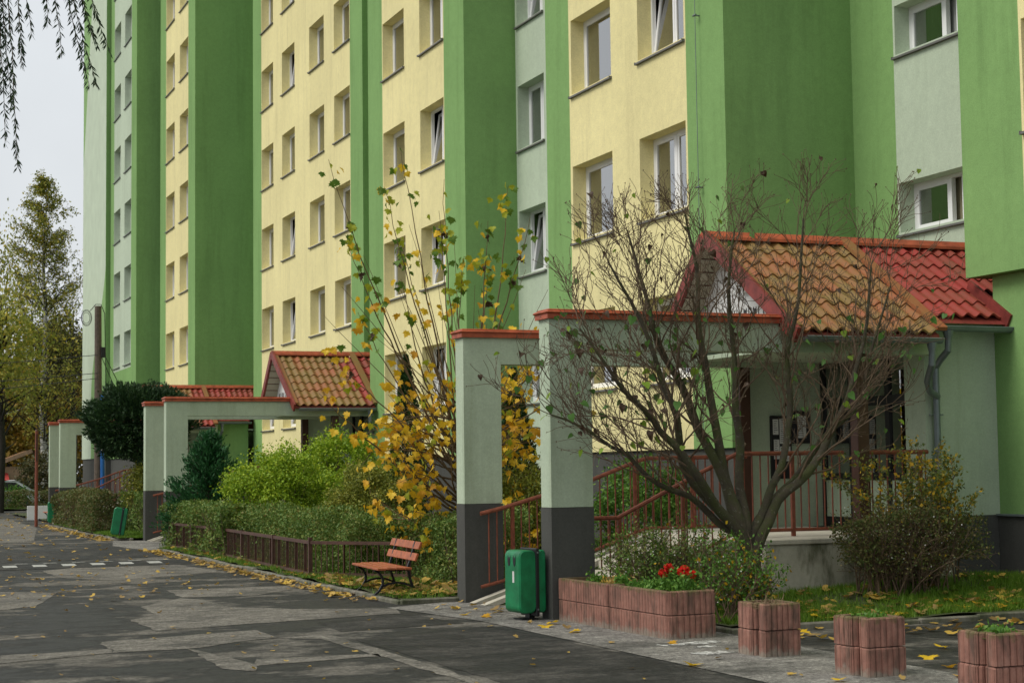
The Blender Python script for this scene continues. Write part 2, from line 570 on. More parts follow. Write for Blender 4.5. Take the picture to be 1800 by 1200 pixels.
M['m_yellow'] = leafy('yellow_maple_leaf', [(0, (0.66, 0.40, 0.018)), (0.5, (0.78, 0.50, 0.025)), (1, (0.80, 0.56, 0.05))], 0.35)
M['m_orange'] = leafy('orange_maple_leaf', [(0, (0.55, 0.26, 0.018)), (1, (0.74, 0.42, 0.03))], 0.35)
M['m_lime'] = leafy('lime_maple_leaf', [(0, (0.325, 0.375, 0.022)), (1, (0.375, 0.400, 0.030))], 0.35)
M['m_green'] = leafy('green_maple_leaf', [(0, (0.085, 0.169, 0.016)), (1, (0.104, 0.195, 0.020))], 0.3)
M['m_dry'] = leafy('dry_brown_leaf', [(0, (0.05, 0.03, 0.018)), (1, (0.07, 0.04, 0.02))], 0.15)
M['lilac'] = leafy('lilac_leaf', [(0, (0.08, 0.19, 0.035)), (1, (0.10, 0.22, 0.05))], 0.3)
M['lilac_y'] = leafy('yellowing_lilac_leaf', [(0, (0.22, 0.34, 0.03)), (1, (0.23, 0.36, 0.04))], 0.35)
M['geranium'] = leafy('red_petals', [(0, (0.55, 0.015, 0.01)), (1, (0.70, 0.03, 0.015))], 0.25)
M['moss'] = plain('moss', (0.075, 0.095, 0.018), 0.95, 0.4, 14, bump=0.6)

exec_marks = None
# ------------------------------------------------------------------ ground, road, pavements
def sheet(name, poly, z, mat, kind='structure', parent=None):
    mb = MB(); mb.add([(x, y, z) for x, y in poly], [tuple(range(len(poly)))])
    o = mb.build(name, mat, parent)
    if kind and parent is None: o['kind'] = kind
    return o


sheet('ground', [(-900, -300), (900, -300), (900, 1500), (-900, 1500)], -0.02, M['ground'])
road = sheet('road', [(-9, -6), (14.2, -6), (14.2, 23), (9, 41), (9, 60), (9, 78), (40, 79), (40, 86), (-40, 84), (-9, 76)], 0.0, M['road'])
sheet('pavement', [(7.1, 4), (8.72, 4), (8.72, 15.8), (8.72, 18.2), (10.6, 18.2), (10.6, 21.4), (7.62, 21.4), (6.62, 20.9), (7.0, 18.5)], 0.006, M['pavement'])
sheet('pavement', [(6.75, 38.9), (9.5, 40.7), (9.5, 44.6), (7.4, 44.9), (6.9, 45.2), (6.4, 42)], 0.006, M['pavement'])
PATCHES = [
    ([(3.84, 22.78), (4.6, 24.02), (4.81, 23.54), (4.87, 22.17), (5.55, 21.35), (6.69, 20.77), (6.51, 20.0), (4.63, 19.6), (3.4, 19.2), (3.39, 20.83), (3.78, 21.23)], 'patch'),
    ([(2.68, 18.26), (4.43, 18.77), (4.42, 17.76), (4.17, 17.7), (3.35, 17.13), (2.61, 17.12)], 'patch'),
    ([(3.65, 32.15), (6.12, 34.5), (6.44, 29.87), (4.37, 28.55), (3.67, 29.87)], 'patch'),
    ([(4.71, 25.77), (6.08, 25.75), (7.01, 25.59), (5.66, 23.99), (4.64, 24.12)], 'patch'),
    ([(4.42, 17.76), (4.96, 17.95), (5.02, 17.63), (5.05, 15.19), (5.05, 13.2), (5.05, 10.0), (4.9, 10.0), (4.91, 13.26), (4.87, 15.15), (4.80, 17.47)], 'patch'),
    ([(1.58, 17.4), (2.67, 17.5), (2.61, 17.12), (1.51, 16.67)], 'patch'),
    ([(3.35, 17.13), (3.49, 16.46), (3.64, 15.42), (3.51, 14.9), (3.29, 15.26)], 'patch'),
    ([(3.75, 15.88), (4.9, 15.76), (4.86, 15.54), (3.62, 15.33)], 'patch'),
    ([(4.11, 45.52), (5.09, 46.83), (6.4, 58.0), (6.6, 70), (5.2, 74), (2.5, 60), (1.5, 50)], 'patch'),
    ([(0.5, 24.5), (2.0, 27.0), (3.2, 26.2), (2.6, 23.6), (1.2, 22.4)], 'patch'),
    ([(5.1, 17.2), (6.9, 17.9), (6.95, 14.0), (6.9, 10.0), (5.2, 10.2)], 'dark_patch'),
    ([(2.2, 35.2), (6.6, 36.2), (6.4, 41.0), (1.9, 39.6)], 'dark_patch'),
    ([(5.3, 19.4), (6.55, 19.85), (6.75, 18.4), (5.2, 18.1)], 'dark_patch'),
]


def rough_edge(poly, step=0.22, amp=0.016):
    out = []
    for i, p in enumerate(poly):
        q = poly[(i + 1) % len(poly)]
        L = math.dist(p, q); n = max(1, int(L / step))
        for k in range(n):
            f = k / n
            out.append((p[0] + (q[0] - p[0]) * f + random.gauss(0, amp) * (k > 0), p[1] + (q[1] - p[1]) * f + random.gauss(0, amp) * (k > 0)))
    return out


for i, (pg, mt) in enumerate(PATCHES):
    sheet('road_patch', rough_edge(pg), 0.004, M[mt], parent=None)

# speckled remains of white paint on the pavement beside the planters
for i, pg in enumerate([[(7.55, 15.15), (8.15, 15.3), (8.25, 15.1), (7.6, 15.0)], [(7.5, 14.35), (7.85, 14.42), (7.9, 14.2), (7.55, 14.12)], [(7.75, 14.8), (8.05, 14.86), (8.0, 14.7)]]):
    sheet('worn_paint_mark', rough_edge(pg, 0.05, 0.03), 0.010, M['paint_worn'])


def smooth(t):
    t = max(0.0, min(1.0, t)); return t * t * (3 - 2 * t)


def lawn_zv(x, y):
    x = np.asarray(x, float); y = np.asarray(y, float)
    t = np.clip((x - 8.6) / 4.0, 0, 1); t = t * t * (3 - 2 * t)
    f = np.clip((y - 15.9) / 1.7, 0, 1); f = np.where(y < 15.0, 1.0, f * f * (3 - 2 * f))
    return 0.07 + 0.24 * t * f + 0.012 * np.sin(x * 5.1 + y * 2.3) + 0.012 * np.sin(y * 4.7 - x * 1.9)


def lawn_z(x, y): return float(lawn_zv(x, y))


def lawn(name, x0, x1, y0, y1, mat):
    nx = max(2, int((x1 - x0) / 0.25)); ny = max(2, int((y1 - y0) / 0.25))
    vs = []; fs = []
    for j in range(ny + 1):
        for i in range(nx + 1):
            x = x0 + (x1 - x0) * i / nx; y = y0 + (y1 - y0) * j / ny
            vs.append((x, y, lawn_z(x, y) if 0 < i < nx or True else 0))
    for j in range(ny):
        for i in range(nx):
            a = j * (nx + 1) + i
            fs.append((a, a + 1, a + nx + 2, a + nx + 1))
    mb = MB(); mb.add(vs, fs)
    # skirt down to the road
    per = [(x0, y0), (x1, y0), (x1, y1), (x0, y1)]
    o = mb.build(name, mat, None, smooth=True); o['kind'] = 'structure'
    return o


lawn('lawn', 6.98, 13.0, 21.45, 38.9, M['lawn'])
lawn('lawn', 7.5, 14.2, 38.9, 41.8, M['lawn'])
lawn('lawn', 7.02, 12.9, 45.0, 59.4, M['lawn'])
lawn('lawn', 8.77, 14.25, 15.86, 18.3, M['lawn'])
lawn('lawn', 10.4, 15.4, 18.3, 23.2, M['lawn'])
lawn('lawn', 7.4, 12.6, 62.5, 78, M['lawn'])
lawn('lawn', 2.0, 40.0, 86.5, 140, M['lawn'])


def kerb(label, pts, w=0.09, h=0.065, L=0.75):
    k = thing('kerb', label, 'kerb', (*pts[0], 0))
    for a, b in zip(pts[:-1], pts[1:]):
        d = math.dist(a, b); n = max(1, round(d / L))
        for i in range(n):
            f0 = i / n; f1 = (i + 1) / n
            p = (a[0] + (b[0] - a[0]) * f0, a[1] + (b[1] - a[1]) * f0); q = (a[0] + (b[0] - a[0]) * f1, a[1] + (b[1] - a[1]) * f1)
            ux, uy = (q[0] - p[0]), (q[1] - p[1]); l = math.hypot(ux, uy); ux /= l; uy /= l
            j = random.uniform(-0.012, 0.012)
            mb = MB()
            mt = Matrix.Translation((p[0] - uy * j, p[1] + ux * j, 0)) @ Matrix.Rotation(math.atan2(uy, ux), 4, 'Z')
            mb.box(0.006, l - 0.006, -w / 2, w / 2, -0.05, h + random.uniform(-0.015, 0.01), 0.015, mt)
            mb.build('kerb_stone', M['kerb'], k)
    return k


kerb('low concrete kerb along the hedge bed behind the bench', [(7.80, 21.40), (6.95, 21.38), (6.92, 22.4), (6.93, 28), (6.95, 34), (6.90, 38.8), (7.5, 40.4)])
kerb('low concrete kerb round the grass behind the pink planters', [(8.76, 18.1), (8.76, 15.85), (14.2, 15.85)])
kerb('far concrete kerb along the grass with the tilted bin', [(7.35, 44.95), (7.0, 46.2), (6.95, 52), (6.95, 59.3)])

# ------------------------------------------------------------------ apartment building
bld = thing('apartment_building', 'tall green and yellow rendered apartment block with stepped front', 'building', (13, 40, 0))
TOP = 33.0


def wall_panel(x0, ya, yb, z0, z1, openings, mat, depth=0.36):
    """wall facing -X with reveals cut for the openings (y0,y1,z0,z1)"""
    ops = [o for o in openings if o[0] >= ya - 1e-4 and o[1] <= yb + 1e-4]
    ys = sorted({round(v, 4) for v in [ya, yb] + [a for o in ops for a in o[:2]]})
    zs = sorted({round(v, 4) for v in [z0, z1] + [a for o in ops for a in o[2:4]]})
    mb = MB()
    for i in range(len(ys) - 1):
        yc = (ys[i] + ys[i + 1]) / 2
        for j in range(len(zs) - 1):
            zc = (zs[j] + zs[j + 1]) / 2
            if any(o[0] < yc < o[1] and o[2] < zc < o[3] for o in ops): continue
            mb.add([(x0, ys[i], zs[j]), (x0, ys[i], zs[j + 1]), (x0, ys[i + 1], zs[j + 1]), (x0, ys[i + 1], zs[j])], [(0, 1, 2, 3)])
    for (a, b, c, d) in [o[:4] for o in ops]:
        x1 = x0 + depth
        mb.add([(x0, a, c), (x1, a, c), (x1, a, d), (x0, a, d)], [(0, 1, 2, 3)])
        mb.add([(x0, b, c), (x1, b, c), (x1, b, d), (x0, b, d)], [(3, 2, 1, 0)])
        mb.add([(x0, a, d), (x1, a, d), (x1, b, d), (x0, b, d)], [(0, 1, 2, 3)])
        mb.add([(x0, a, c), (x1, a, c), (x1, b, c), (x0, b, c)], [(3, 2, 1, 0)])
    return mb.build('wall', mat, bld)


WIN = {}


def ring(mb, y0, y1, z0, z1, w, x0, x1):
    mb.box(x0, x1, y0, y0 + w, z0, z1).box(x0, x1, y1 - w, y1, z0, z1)
    mb.box(x0, x1, y0 + w, y1 - w, z0, z0 + w).box(x0, x1, y0 + w, y1 - w, z1 - w, z1)


def win_meshes(w, h, kind):
    key = (round(w, 2), round(h, 2), kind)
    if key in WIN: return WIN[key]
    d = {}
    f = MB(); ring(f, 0, w, 0, h, 0.055, 0.27, 0.34)
    sash = []
    if kind == 'single': cells = [(0.055, w - 0.055)]
    elif kind == 'stair':
        a, b = w * 0.60, w * 0.70
        f.box(0.265, 0.34, a - 0.03, a + 0.03, 0.055, h - 0.055).box(0.265, 0.34, b - 0.03, b + 0.03, 0.055, h - 0.055)
        cells = [(0.055, a - 0.03), (b + 0.03, w - 0.055)]
    else:
        mid = w * 0.5
        f.box(0.265, 0.34, mid - 0.03, mid + 0.03, 0.055, h - 0.055)
        cells = [(0.055, mid - 0.03), (mid + 0.03, w - 0.055)]
    d['frame'] = f.mesh('window_frame')
    d['sash'] = []; d['pane'] = []
    for a, b in cells:
        s = MB(); ring(s, a, b, 0.0, h - 0.11, 0.06, -0.02, 0.035)
        d['sash'].append(s.mesh('sash'))
        p = MB(); p.box(0.0, 0.012, a + 0.055, b - 0.055, 0.055, h - 0.165)
        d['pane'].append(p.mesh('pane'))
    c = MB(); n = int(w / 0.04)
    vs = []
    for i in range(n + 1):
        y = w * i / n
        x = 0.40 + 0.012 * math.sin(i * 1.3) + 0.006 * math.sin(i * 3.1)
        vs += [(x, y, 0.02), (x, y, h - 0.02)]
    c.add(vs, [(2 * i, 2 * i + 1, 2 * i + 3, 2 * i + 2) for i in range(n)])
    d['curtain'] = c.mesh('curtain', smooth=True)
    s = MB()
    s.add([(-0.055, -0.03, -0.045), (0.28, -0.03, 0.0), (0.28, w + 0.03, 0.0), (-0.055, w + 0.03, -0.045),
           (-0.055, -0.03, -0.075), (-0.055, w + 0.03, -0.075), (0.0, -0.03, -0.075), (0.0, w + 0.03, -0.075)],
          [(0, 1, 2, 3), (0, 3, 5, 4), (4, 5, 7, 6), (0, 4, 6, 1), (3, 2, 7, 5)])
    s.box(-0.06, 0.0, -0.034, -0.022, -0.080, -0.030).box(-0.06, 0.0, w + 0.022, w + 0.034, -0.080, -0.030)
    d['sill'] = s.mesh('sill')
    for k2, m2 in (('frame', 'pvc'), ('sill', 'sill')): d[k2].materials.append(M[m2])
    for me in d['sash']: me.materials.append(M['pvc'])
    for me in d['pane']: me.materials.append(M['glass'])
    d['curtains'] = []
    for cm in CURT:
        me = d['curtain'].copy(); me.materials.append(cm); d['curtains'].append(me)
    WIN[key] = d
    return d


def window(x0, ya, yb, za, zb, kind, tilt=False, curt=0):
    d = win_meshes(yb - ya, zb - za, kind)
    o = link('window', d['frame'], bld)
    o.location = Vector((x0, ya, za)) - ORG[bld]
    link('sill', d['sill'], o)
    for i, (sm, pm) in enumerate(zip(d['sash'], d['pane'])):
        s = link('sash', sm, o); p = link('pane', pm, o)
        for q in (s, p):
            q.location = (0.295, 0, 0.055)
            if tilt and i == len(d['sash']) - 1: q.rotation_euler = (0, R(7.5), 0)
    if not tilt or len(d['sash']) > 1 or True:
        if not (tilt and curt == 3):
            c = link('curtain', d['curtains'][curt], o)
            if tilt: c.location = (0.12, 0, 0)
            elif random.random() < .35:
                f = random.uniform(.35, .6); c.scale = (1, f, 1)
                if random.random() < .5: c.location = (0, (yb - ya) * (1 - f), 0)


def section(x0, bands, z0, cols, sill0, dz, hgt, y_return=True, xback=16.2, y_end_face=True, z_top=TOP, vis_top=TOP):
    ya, yb = bands[0][0], bands[-1][1]
    ops = []
    nf = int((z_top - 1.6 - sill0) / dz) + 1
    for ci, (a, b, kind, tprob) in enumerate(cols):
        for k in range(nf):
            zs = sill0 + dz * k
            if zs < z0: continue
            ops.append((a, b, zs, zs + hgt, kind, tprob))
    for (a, b, mk) in bands:
        wall_panel(x0, a, b, z0, z_top, [o for o in ops if o[0] >= a - 1e-3 and o[1] <= b + 1e-3], M[mk])
    for o in ops:
        r = random.random()
        curt = 0 if r < 0.4 else 1 if r < 0.65 else 2 if r < 0.88 else 3
        t = random.random() < o[5]
        window(x0, *o[:4], o[4], t, 3 if t and random.random() < 0.8 else curt)
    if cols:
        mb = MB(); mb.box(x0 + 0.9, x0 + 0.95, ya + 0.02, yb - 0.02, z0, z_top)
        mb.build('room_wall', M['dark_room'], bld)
    if y_return:
        mb = MB(); mb.add([(x0, ya, z0), (xback, ya, z0), (xback, ya, z_top), (x0, ya, z_top)], [(0, 1, 2, 3)])
        mb.build('return_wall', M['green'], bld)
    if y_end_face:
        mb = MB(); mb.add([(x0, yb, z0), (xback, yb, z0), (xback, yb, z_top), (x0, yb, z_top)], [(3, 2, 1, 0)])
        mb.build('return_wall', M['green'], bld)
    mb = MB(); mb.add([(x0, ya, z_top), (xback, ya, z_top), (xback, yb, z_top), (x0, yb, z_top)], [(0, 1, 2, 3)])
    mb.build('roof_slab', M['green'], bld)
    mb = MB(); mb.add([(x0, ya, z0), (xback, ya, z0), (xback, yb, z0), (x0, yb, z0)], [(3, 2, 1, 0)])
    mb.build('floor_slab', M['green'], bld)


def plinth(x0, ya, yb, z1, xback=16.2):
    mb = MB(); mb.box(x0 + 0.05, xback, ya + 0.04, yb - 0.04, -0.1, z1 - 0.003)
    mb.build('plinth', M['plinth'], bld)


DZ = 2.80
SL = 3.18
# nearest block, overhanging the entrance corner
section(14.10, [(8.0, 11.6, 'green'), (11.6, 17.57, 'yellow'), (17.57, 18.82, 'green')], 4.20,
        [(15.85, 17.52, 'double', .1), (12.9, 14.6, 'single', .1)], SL, DZ, 1.42)
mb = MB(); mb.box(14.28, 16.2, 8.0, 18.498, 1.06, 4.195); mb.build('wall', M['green'], bld)
mb = MB(); mb.box(14.22, 16.2, 8.0, 18.455, -0.1, 1.05); mb.build('plinth', M['plinth'], bld)
mb = MB(); mb.box(14.17, 14.30, 8.0, 18.44, 1.05, 1.075); mb.build('plinth_flashing', M['zinc'], bld)
# stair niche behind the porch roof
section(15.33, [(18.82, 22.10, 'pale'), (22.10, 23.27, 'green')], 0.0, [(18.95, 22.05, 'stair', 0)], 5.29, 2.785, 0.77, False, 17, False)
section(12.98, [(23.27, 24.54, 'green'), (24.54, 29.28, 'yellow'), (29.28, 30.41, 'green')], 2.02,
        [(24.60, 26.32, 'double', .3), (27.42, 29.18, 'single', .0)], SL, DZ, 1.42)
plinth(12.98, 23.27, 30.41, 2.02)
section(14.13, [(30.41, 34.82, 'pale')], 0.0, [(33.22, 34.72, 'double', .5)], SL, DZ, 1.42, False, 17, False)
section(12.90, [(34.82, 36.14, 'green'), (36.14, 40.79, 'yellow'), (40.79, 42.01, 'green')], 2.02,
        [(36.18, 37.84, 'double', .3), (39.02, 40.74, 'single', .0)], SL, DZ, 1.42)
plinth(12.90, 34.82, 42.01, 2.02)
section(15.5, [(42.01, 46.14, 'green')], 0.0, [], 6, DZ, 1.4, False, 17, False)
section(14.00, [(46.14, 47.38, 'green'), (47.38, 58.38, 'yellow'), (58.38, 59.65, 'green')], 2.02,
        [(47.42, 49.08, 'double', .05), (50.20, 51.92, 'single', .05), (53.76, 55.44, 'single', .75), (56.66, 58.34, 'single', .05)], SL, DZ, 1.40)
plinth(14.00, 46.14, 59.65, 2.02)
section(15.5, [(59.65, 63.44, 'green')], 0.0, [], 6, DZ, 1.4, False, 17, False)
section(12.67, [(63.44, 64.76, 'green'), (64.76, 69.42, 'yellow'), (69.42, 70.70, 'green')], 2.02,
        [(64.80, 66.48, 'single', .1), (67.56, 69.36, 'single', .1)], SL - 0.04, DZ, 1.40)
plinth(12.67, 63.44, 70.70, 2.02)
section(14.2, [(70.70, 71.81, 'green')], 0.0, [], 6, DZ, 1.4, False, 17, False)
section(11.87, [(71.81, 73.13, 'green'), (73.13, 77.88, 'pale'), (77.88, 78.86, 'green')], 6.25,
        [(73.18, 74.92, 'single', .05), (76.05, 77.83, 'single', .05)], 6.45, 2.81, 1.40)
section(11.87, [(71.81, 78.86, 'green')], 2.4, [], 6, 2.8, 1.4, z_top=6.249)
plinth(11.87, 71.81, 78.86, 2.4)
mb = MB(); mb.box(11.68, 16.2, 79.02, 86.6, 2.45, TOP); mb.build('wall', M['curve'], bld)
mb = MB(); mb.add([(11.675, 79.015, 2.45), (16, 79.015, 2.45), (16, 79.015, TOP), (11.675, 79.015, TOP)], [(0, 1, 2, 3)]); mb.build('return_wall', M['green'], bld)
mb = MB(); mb.box(11.72, 16.2, 79.06, 86.5, -0.1, 2.44); mb.build('plinth', M['plinth'], bld)
mb = MB(); mb.box(16.2, 26, 8.0, 86.5, -0.1, TOP - 0.1); mb.build('building_core', M['green'], bld)
# lightning conductor wire on its stand-off brackets
w = MB(); w.tube([(12.90, 24.05, 2.1), (12.90, 24.05, 32.5)], 0.006, 5); wire = w.build('lightning_wire', M['zinc'], bld)
for z in (3.4, 6.2, 9.0, 11.8):
    b = MB(); b.tube([(12.98, 24.05, z), (12.89, 24.05, z)], 0.012, 6).tube([(12.89, 24.00, z), (12.89, 24.10, z)], 0.016, 6)
    b.build('wire_bracket', M['zinc'], wire)

# ------------------------------------------------------------------ entrances
def tile_mesh(name, w, L):
    mb = MB(); nu = 9; vs = []
    rows = [(0.0, 0.0), (-L * 0.5, 0.006), (-L + 0.02, 0.022), (-L, 0.022), (-L, -0.006)]
    for (v, up) in rows:
        for i in range(nu):
            u = w * i / (nu - 1)
            h = 0.021 * math.cos(2 * math.pi * (i / (nu - 1)))
            vs.append((u, v - (0.016 * (1 - math.cos(2 * math.pi * i / (nu - 1))) if v < -0.2 else 0), h + up))
    fs = []
    for r in range(len(rows) - 1):
        for i in range(nu - 1):
            a = r * nu + i
            fs.append((a, a + nu, a + nu + 1, a + 1))
    mb.add(vs, fs)
    return mb.mesh(name, smooth=False)


TW, TL = 0.2, 0.40
tile_a = tile_mesh('roof_tile', TW, TL); tile_a.materials.append(M['tile_moss'])
tile_b = tile_mesh('roof_tile', TW, TL); tile_b.materials.append(M['tile_red'])


def half_gutter(mb, x0, x1, y, z, r=0.065):
    n = 8; vs = []
    for x in (x0, x1):
        for rr in (r, r - 0.008):
            for i in range(n + 1):
                a = math.pi + math.pi * i / n
                vs.append((x, y + rr * math.cos(a), z + rr * math.sin(a)))
    k = n + 1; fs = []
    for i in range(n):
        fs.append((i, i + 1, 2 * k + i + 1, 2 * k + i))
        fs.append((k + i + 1, k + i, 3 * k + i, 3 * k + i + 1))
    fs.append(tuple(range(0, k))); fs.append(tuple(range(3 * k - 1, 2 * k - 1, -1)))
    mb.add(vs, fs)
    mb.tube([(x0, y - r, z), (x1, y - r, z)], 0.011, 6)


def handrail(name, label, pts, y, y_org, posts, mat, drop=0.95, step=0.115, group='rust red entrance handrails'):
    t = thing(name, label, 'railing', (pts[0][0], y, 0), group=group)
    mb = MB(); mb.tube([(x, y, z) for x, z in pts], 0.028, 8); mb.build('top_rail', mat, t)
    mb = MB(); mb.tube([(x, y, z - drop) for x, z in pts], 0.022, 8); mb.build('bottom_rail', mat, t)

    def zz(x):
        for (xa, za), (xb, zb) in zip(pts[:-1], pts[1:]):
            if xa <= x <= xb: return za + (zb - za) * (x - xa) / (xb - xa)
        return pts[-1][1]
    for x, zb in posts:
        mb = MB(); mb.box(x - 0.022, x + 0.022, y - 0.022, y + 0.022, zb, zz(x)); mb.build('post', mat, t)
    me = MB(); me.tube([(0, 0, -drop), (0, 0, 0)], 0.0095, 6); me = me.mesh('baluster'); me.materials.append(mat)
    x = pts[0][0] + step
    while x < pts[-1][0] - 0.03:
        if all(abs(x - p[0]) > 0.04 for p in posts):
            b = link('baluster', me, t); b.location = (x - pts[0][0], 0, zz(x))
        x += step
    return t


def glyph_row(mb, x, ya, yb, z, h):
    """tiny unreadable lettering strokes on a gable board facing -X"""
    y = yb; r = random.Random(4)
    while y > ya:
        w = h * 0.55
        for s in range(r.choice((1, 2))):
            yy = y - s * w * 0.8
            mb.box(x - 0.006, x, yy - 0.012, yy, z, z + h)
        if r.random() < 0.8: mb.box(x - 0.005, x, y - w * 0.8, y - 0.012, z + h * r.choice((0.0, 0.42, 0.86)), z + h * 0.14 + h * r.choice((0.0, 0.42)) * 0 + h * 0.0 if False else z + h * 1.0 if r.random() < 0.0 else z + h * 0.14)
        y -= h * 0.85


def entrance(Y0, dx, labels, full=True):
    def yy(v): return v - 18.35 + Y0

    def xx(v): return v + dx
    c = thing('entrance_canopy', labels['canopy'], 'canopy', (xx(8), yy(19.7), 0), group='entrance canopies along the block')
    pm = M['frame_pale']
    # portals
    for (y0, y1, top) in ((18.22, 18.52, 3.50), (21.12, 21.42, 3.50)):
        mb = MB(); mb.box(xx(7.77), xx(8.30), yy(y0), yy(y1), 1.29, top); mb.build('pillar', pm, c)
        mb = MB(); mb.box(xx(7.765), xx(8.305), yy(y0) - 0.006, yy(y1) + 0.006, -0.05, 1.285); mb.build('pillar_base', M['plinth'], c)
        mb = MB(); mb.box(xx(8.302), xx(13.15), yy(y0) + 0.003, yy(y1) - 0.003, 3.13, top - 0.004); mb.build('beam', pm, c)
        mb = MB(); mb.box(xx(7.71), xx(11.0), yy(y0) - 0.07, yy(y1) + 0.07, top + 0.035, top + 0.075, 0.02)
        mb.box(xx(7.735), xx(11.0), yy(y0) - 0.045, yy(y1) + 0.045, top - 0.02, top + 0.034)
        mb.box(xx(7.75), xx(11.0), yy(y0) - 0.02, yy(y1) + 0.02, top + 0.074, top + 0.095, 0.02)
        mb.build('cap', M['cap'], c)
    # roof
    YR, ZR, YE, ZE = yy(20.15), 4.80, yy(17.93), 3.40
    ang = math.atan2(ZR - ZE, YR - YE); SLN = math.hypot(ZR - ZE, YR - YE)
    roof = MB()
    th = 0.05
    roof.add([(xx(10.88), YR, ZR - th), (xx(10.88), YE, ZE - th), (xx(13.0), YE, ZE - th), (xx(13.0), YR, ZR - th),
              (xx(10.88), YR, ZR - th - 0.05), (xx(10.88), YE, ZE - th - 0.05), (xx(13.0), YE, ZE - th - 0.05), (xx(13.0), YR, ZR - th - 0.05)],
             [(0, 1, 2, 3), (7, 6, 5, 4), (0, 4, 5, 1), (1, 5, 6, 2), (2, 6, 7, 3), (3, 7, 4, 0)])
    YE2, ZE2 = yy(18.22), ZE + 0.29 * math.tan(ang)
    roof.add([(xx(13.0), YR, ZR - th), (xx(13.0), YE2, ZE2 - th), (xx(14.26), YE2, ZE2 - th), (xx(14.26), YR, ZR - th)], [(0, 1, 2, 3)])
    roof.add([(xx(14.26), YR, ZR - th), (xx(14.26), yy(18.9), ZR - th - 1.25 * math.tan(ang)), (xx(15.32), yy(18.9), ZR - th - 1.25 * math.tan(ang)), (xx(15.32), YR, ZR - th)], [(0, 1, 2, 3)])
    FY, FZ = yy(21.5), 3.30                      # steep far slope
    roof.add([(xx(10.88), YR, ZR - th), (xx(10.88), FY, FZ), (xx(15.3), FY, FZ), (xx(15.3), YR, ZR - th)], [(3, 2, 1, 0)])
    rf = roof.build('roof', M['verge'], c)
    rows = 7; pitch = SLN / rows
    for k in range(rows):
        for i in range(23):
            X = 10.93 + i * TW
            if X > 15.2: continue
            off = 0.0
            if X + TW > 13.05:
                X = 13.10 + (i - 10.85) * TW; off = 0.27
            s0 = k * pitch + (0 if off == 0 else -0.12)
            yb = YR - (s0 + pitch) * math.cos(ang)
            if off and yb < YE2 - 0.02: continue
            if X > 14.15 and yb < yy(18.88): continue
            if X < 13.05 and X > 12.90: continue
            if X > 15.12: continue
            o = link('roof_tile', tile_b if (X > 13.0 or (not full and X > 12.35 + 0.3 * random.random())) else tile_a, rf)
            sx = s0
            o.location = Vector((xx(X), YR - sx * math.cos(ang), ZR - sx * math.sin(ang) + 0.0)) - ORG[c]
            o.rotation_euler = (ang, 0, 0)
    mb = MB()
    mb.prism_x([(YR - 0.16, ZR - 0.04), (YR - 0.15, ZR + 0.0), (YR - 0.05, ZR + 0.085), (YR + 0.05, ZR + 0.085), (YR + 0.12, ZR - 0.02)], xx(10.86), xx(15.3))
    mb.build('ridge_cap', M['cap'], rf)

    def rake(name, X, ya, za, yb, zb, w, h, mat, lift=0.0):
        mb = MB(); mb.bar((X, ya, za + lift), (X, yb, zb + lift), w, h, (0, 0, 1)); mb.build(name, mat, rf)
    rake('verge_board', xx(10.87), YR - 0.02, ZR + 0.0, YE - 0.10, ZE - 0.09, 0.05, 0.20, M['verge'])
    rake('verge_flashing', xx(10.93), YR, ZR + 0.05, YE - 0.02, ZE + 0.03, 0.13, 0.03, M['tile_moss'])
    rake('verge_board', xx(10.87), YR + 0.02, ZR + 0.0, FY + 0.03, FZ + 0.05, 0.05, 0.17, M['verge'])
    rake('verge_flashing', xx(13.02), YR - 0.05, ZR + 0.05, YE - 0.04, ZE + 0.03, 0.15, 0.05, M['tile_moss'])
    rake('verge_board', xx(14.27), yy(19.0), ZR - 1.15 * math.tan(ang) + 0.03, YE2 - 0.06, ZE2 - 0.02, 0.05, 0.20, M['verge'])
    # gable: cream boarded soffit, white gable wall and its lettering
    gx = 11.22
    mb = MB(); mb.prism_x([(yy(18.3), 3.45), (yy(21.35), 3.45), (YR + 0.0, ZR - 0.12)], xx(gx), xx(gx + 0.1)); gable = mb.build('gable_wall', M['white_wall'], c)
    for (ya, za, yb, zb) in ((YR, ZR - 0.11, YE, ZE - 0.12), (YR, ZR - 0.11, FY, FZ - 0.06)):
        for i in range(9):
            f0 = i / 9 + 0.006; f1 = (i + 1) / 9 - 0.006
            mb = MB()
            P = [(ya + (yb - ya) * f, za + (zb - za) * f) for f in (f0, f1)]
            mb.add([(xx(10.9), P[0][0], P[0][1]), (xx(10.9), P[1][0], P[1][1]), (xx(gx), P[1][0], P[1][1]), (xx(gx), P[0][0], P[0][1])], [(0, 1, 2, 3)])
            mb.build('soffit_board', M['soffit'], gable)
    mb = MB(); glyph_row(mb, xx(gx) - 0.001, yy(18.95), yy(20.75), 3.66, 0.15); mb.build('lettering', M['ink'], gable)['kind'] = 'stuff'
    mb = MB()
    n = 16; y0, z0 = yy(19.62), 4.16
    mb.tube([(xx(gx) - 0.09, y0, z0), (xx(gx) - 0.06, y0, z0), (xx(gx), y0, z0)], [0.10, 0.15, 0.15], 18); mb.build('round_lamp', M['white_plastic'], gable, smooth=False)
    # ceiling, porch walls, posts
    mb = MB(); mb.box(xx(11.22), xx(15.3), yy(18.525), yy(21.115), 3.20, 3.26); mb.build('ceiling', M['soffit'] if False else pm, c)
    mb = MB(); mb.box(xx(13.16), xx(14.30), yy(18.5), yy(18.60), 1.06, 3.62); mb.box(xx(13.16), xx(13.36), yy(18.601), yy(18.95), 0.86, 3.2)
    mb.build('porch_wall', pm if full or Y0 < 50 else M['green'], c)
    mb = MB(); mb.box(xx(13.12), xx(14.26), yy(18.46), yy(18.62), 0, 1.055); mb.build('porch_plinth', M['plinth'], c)
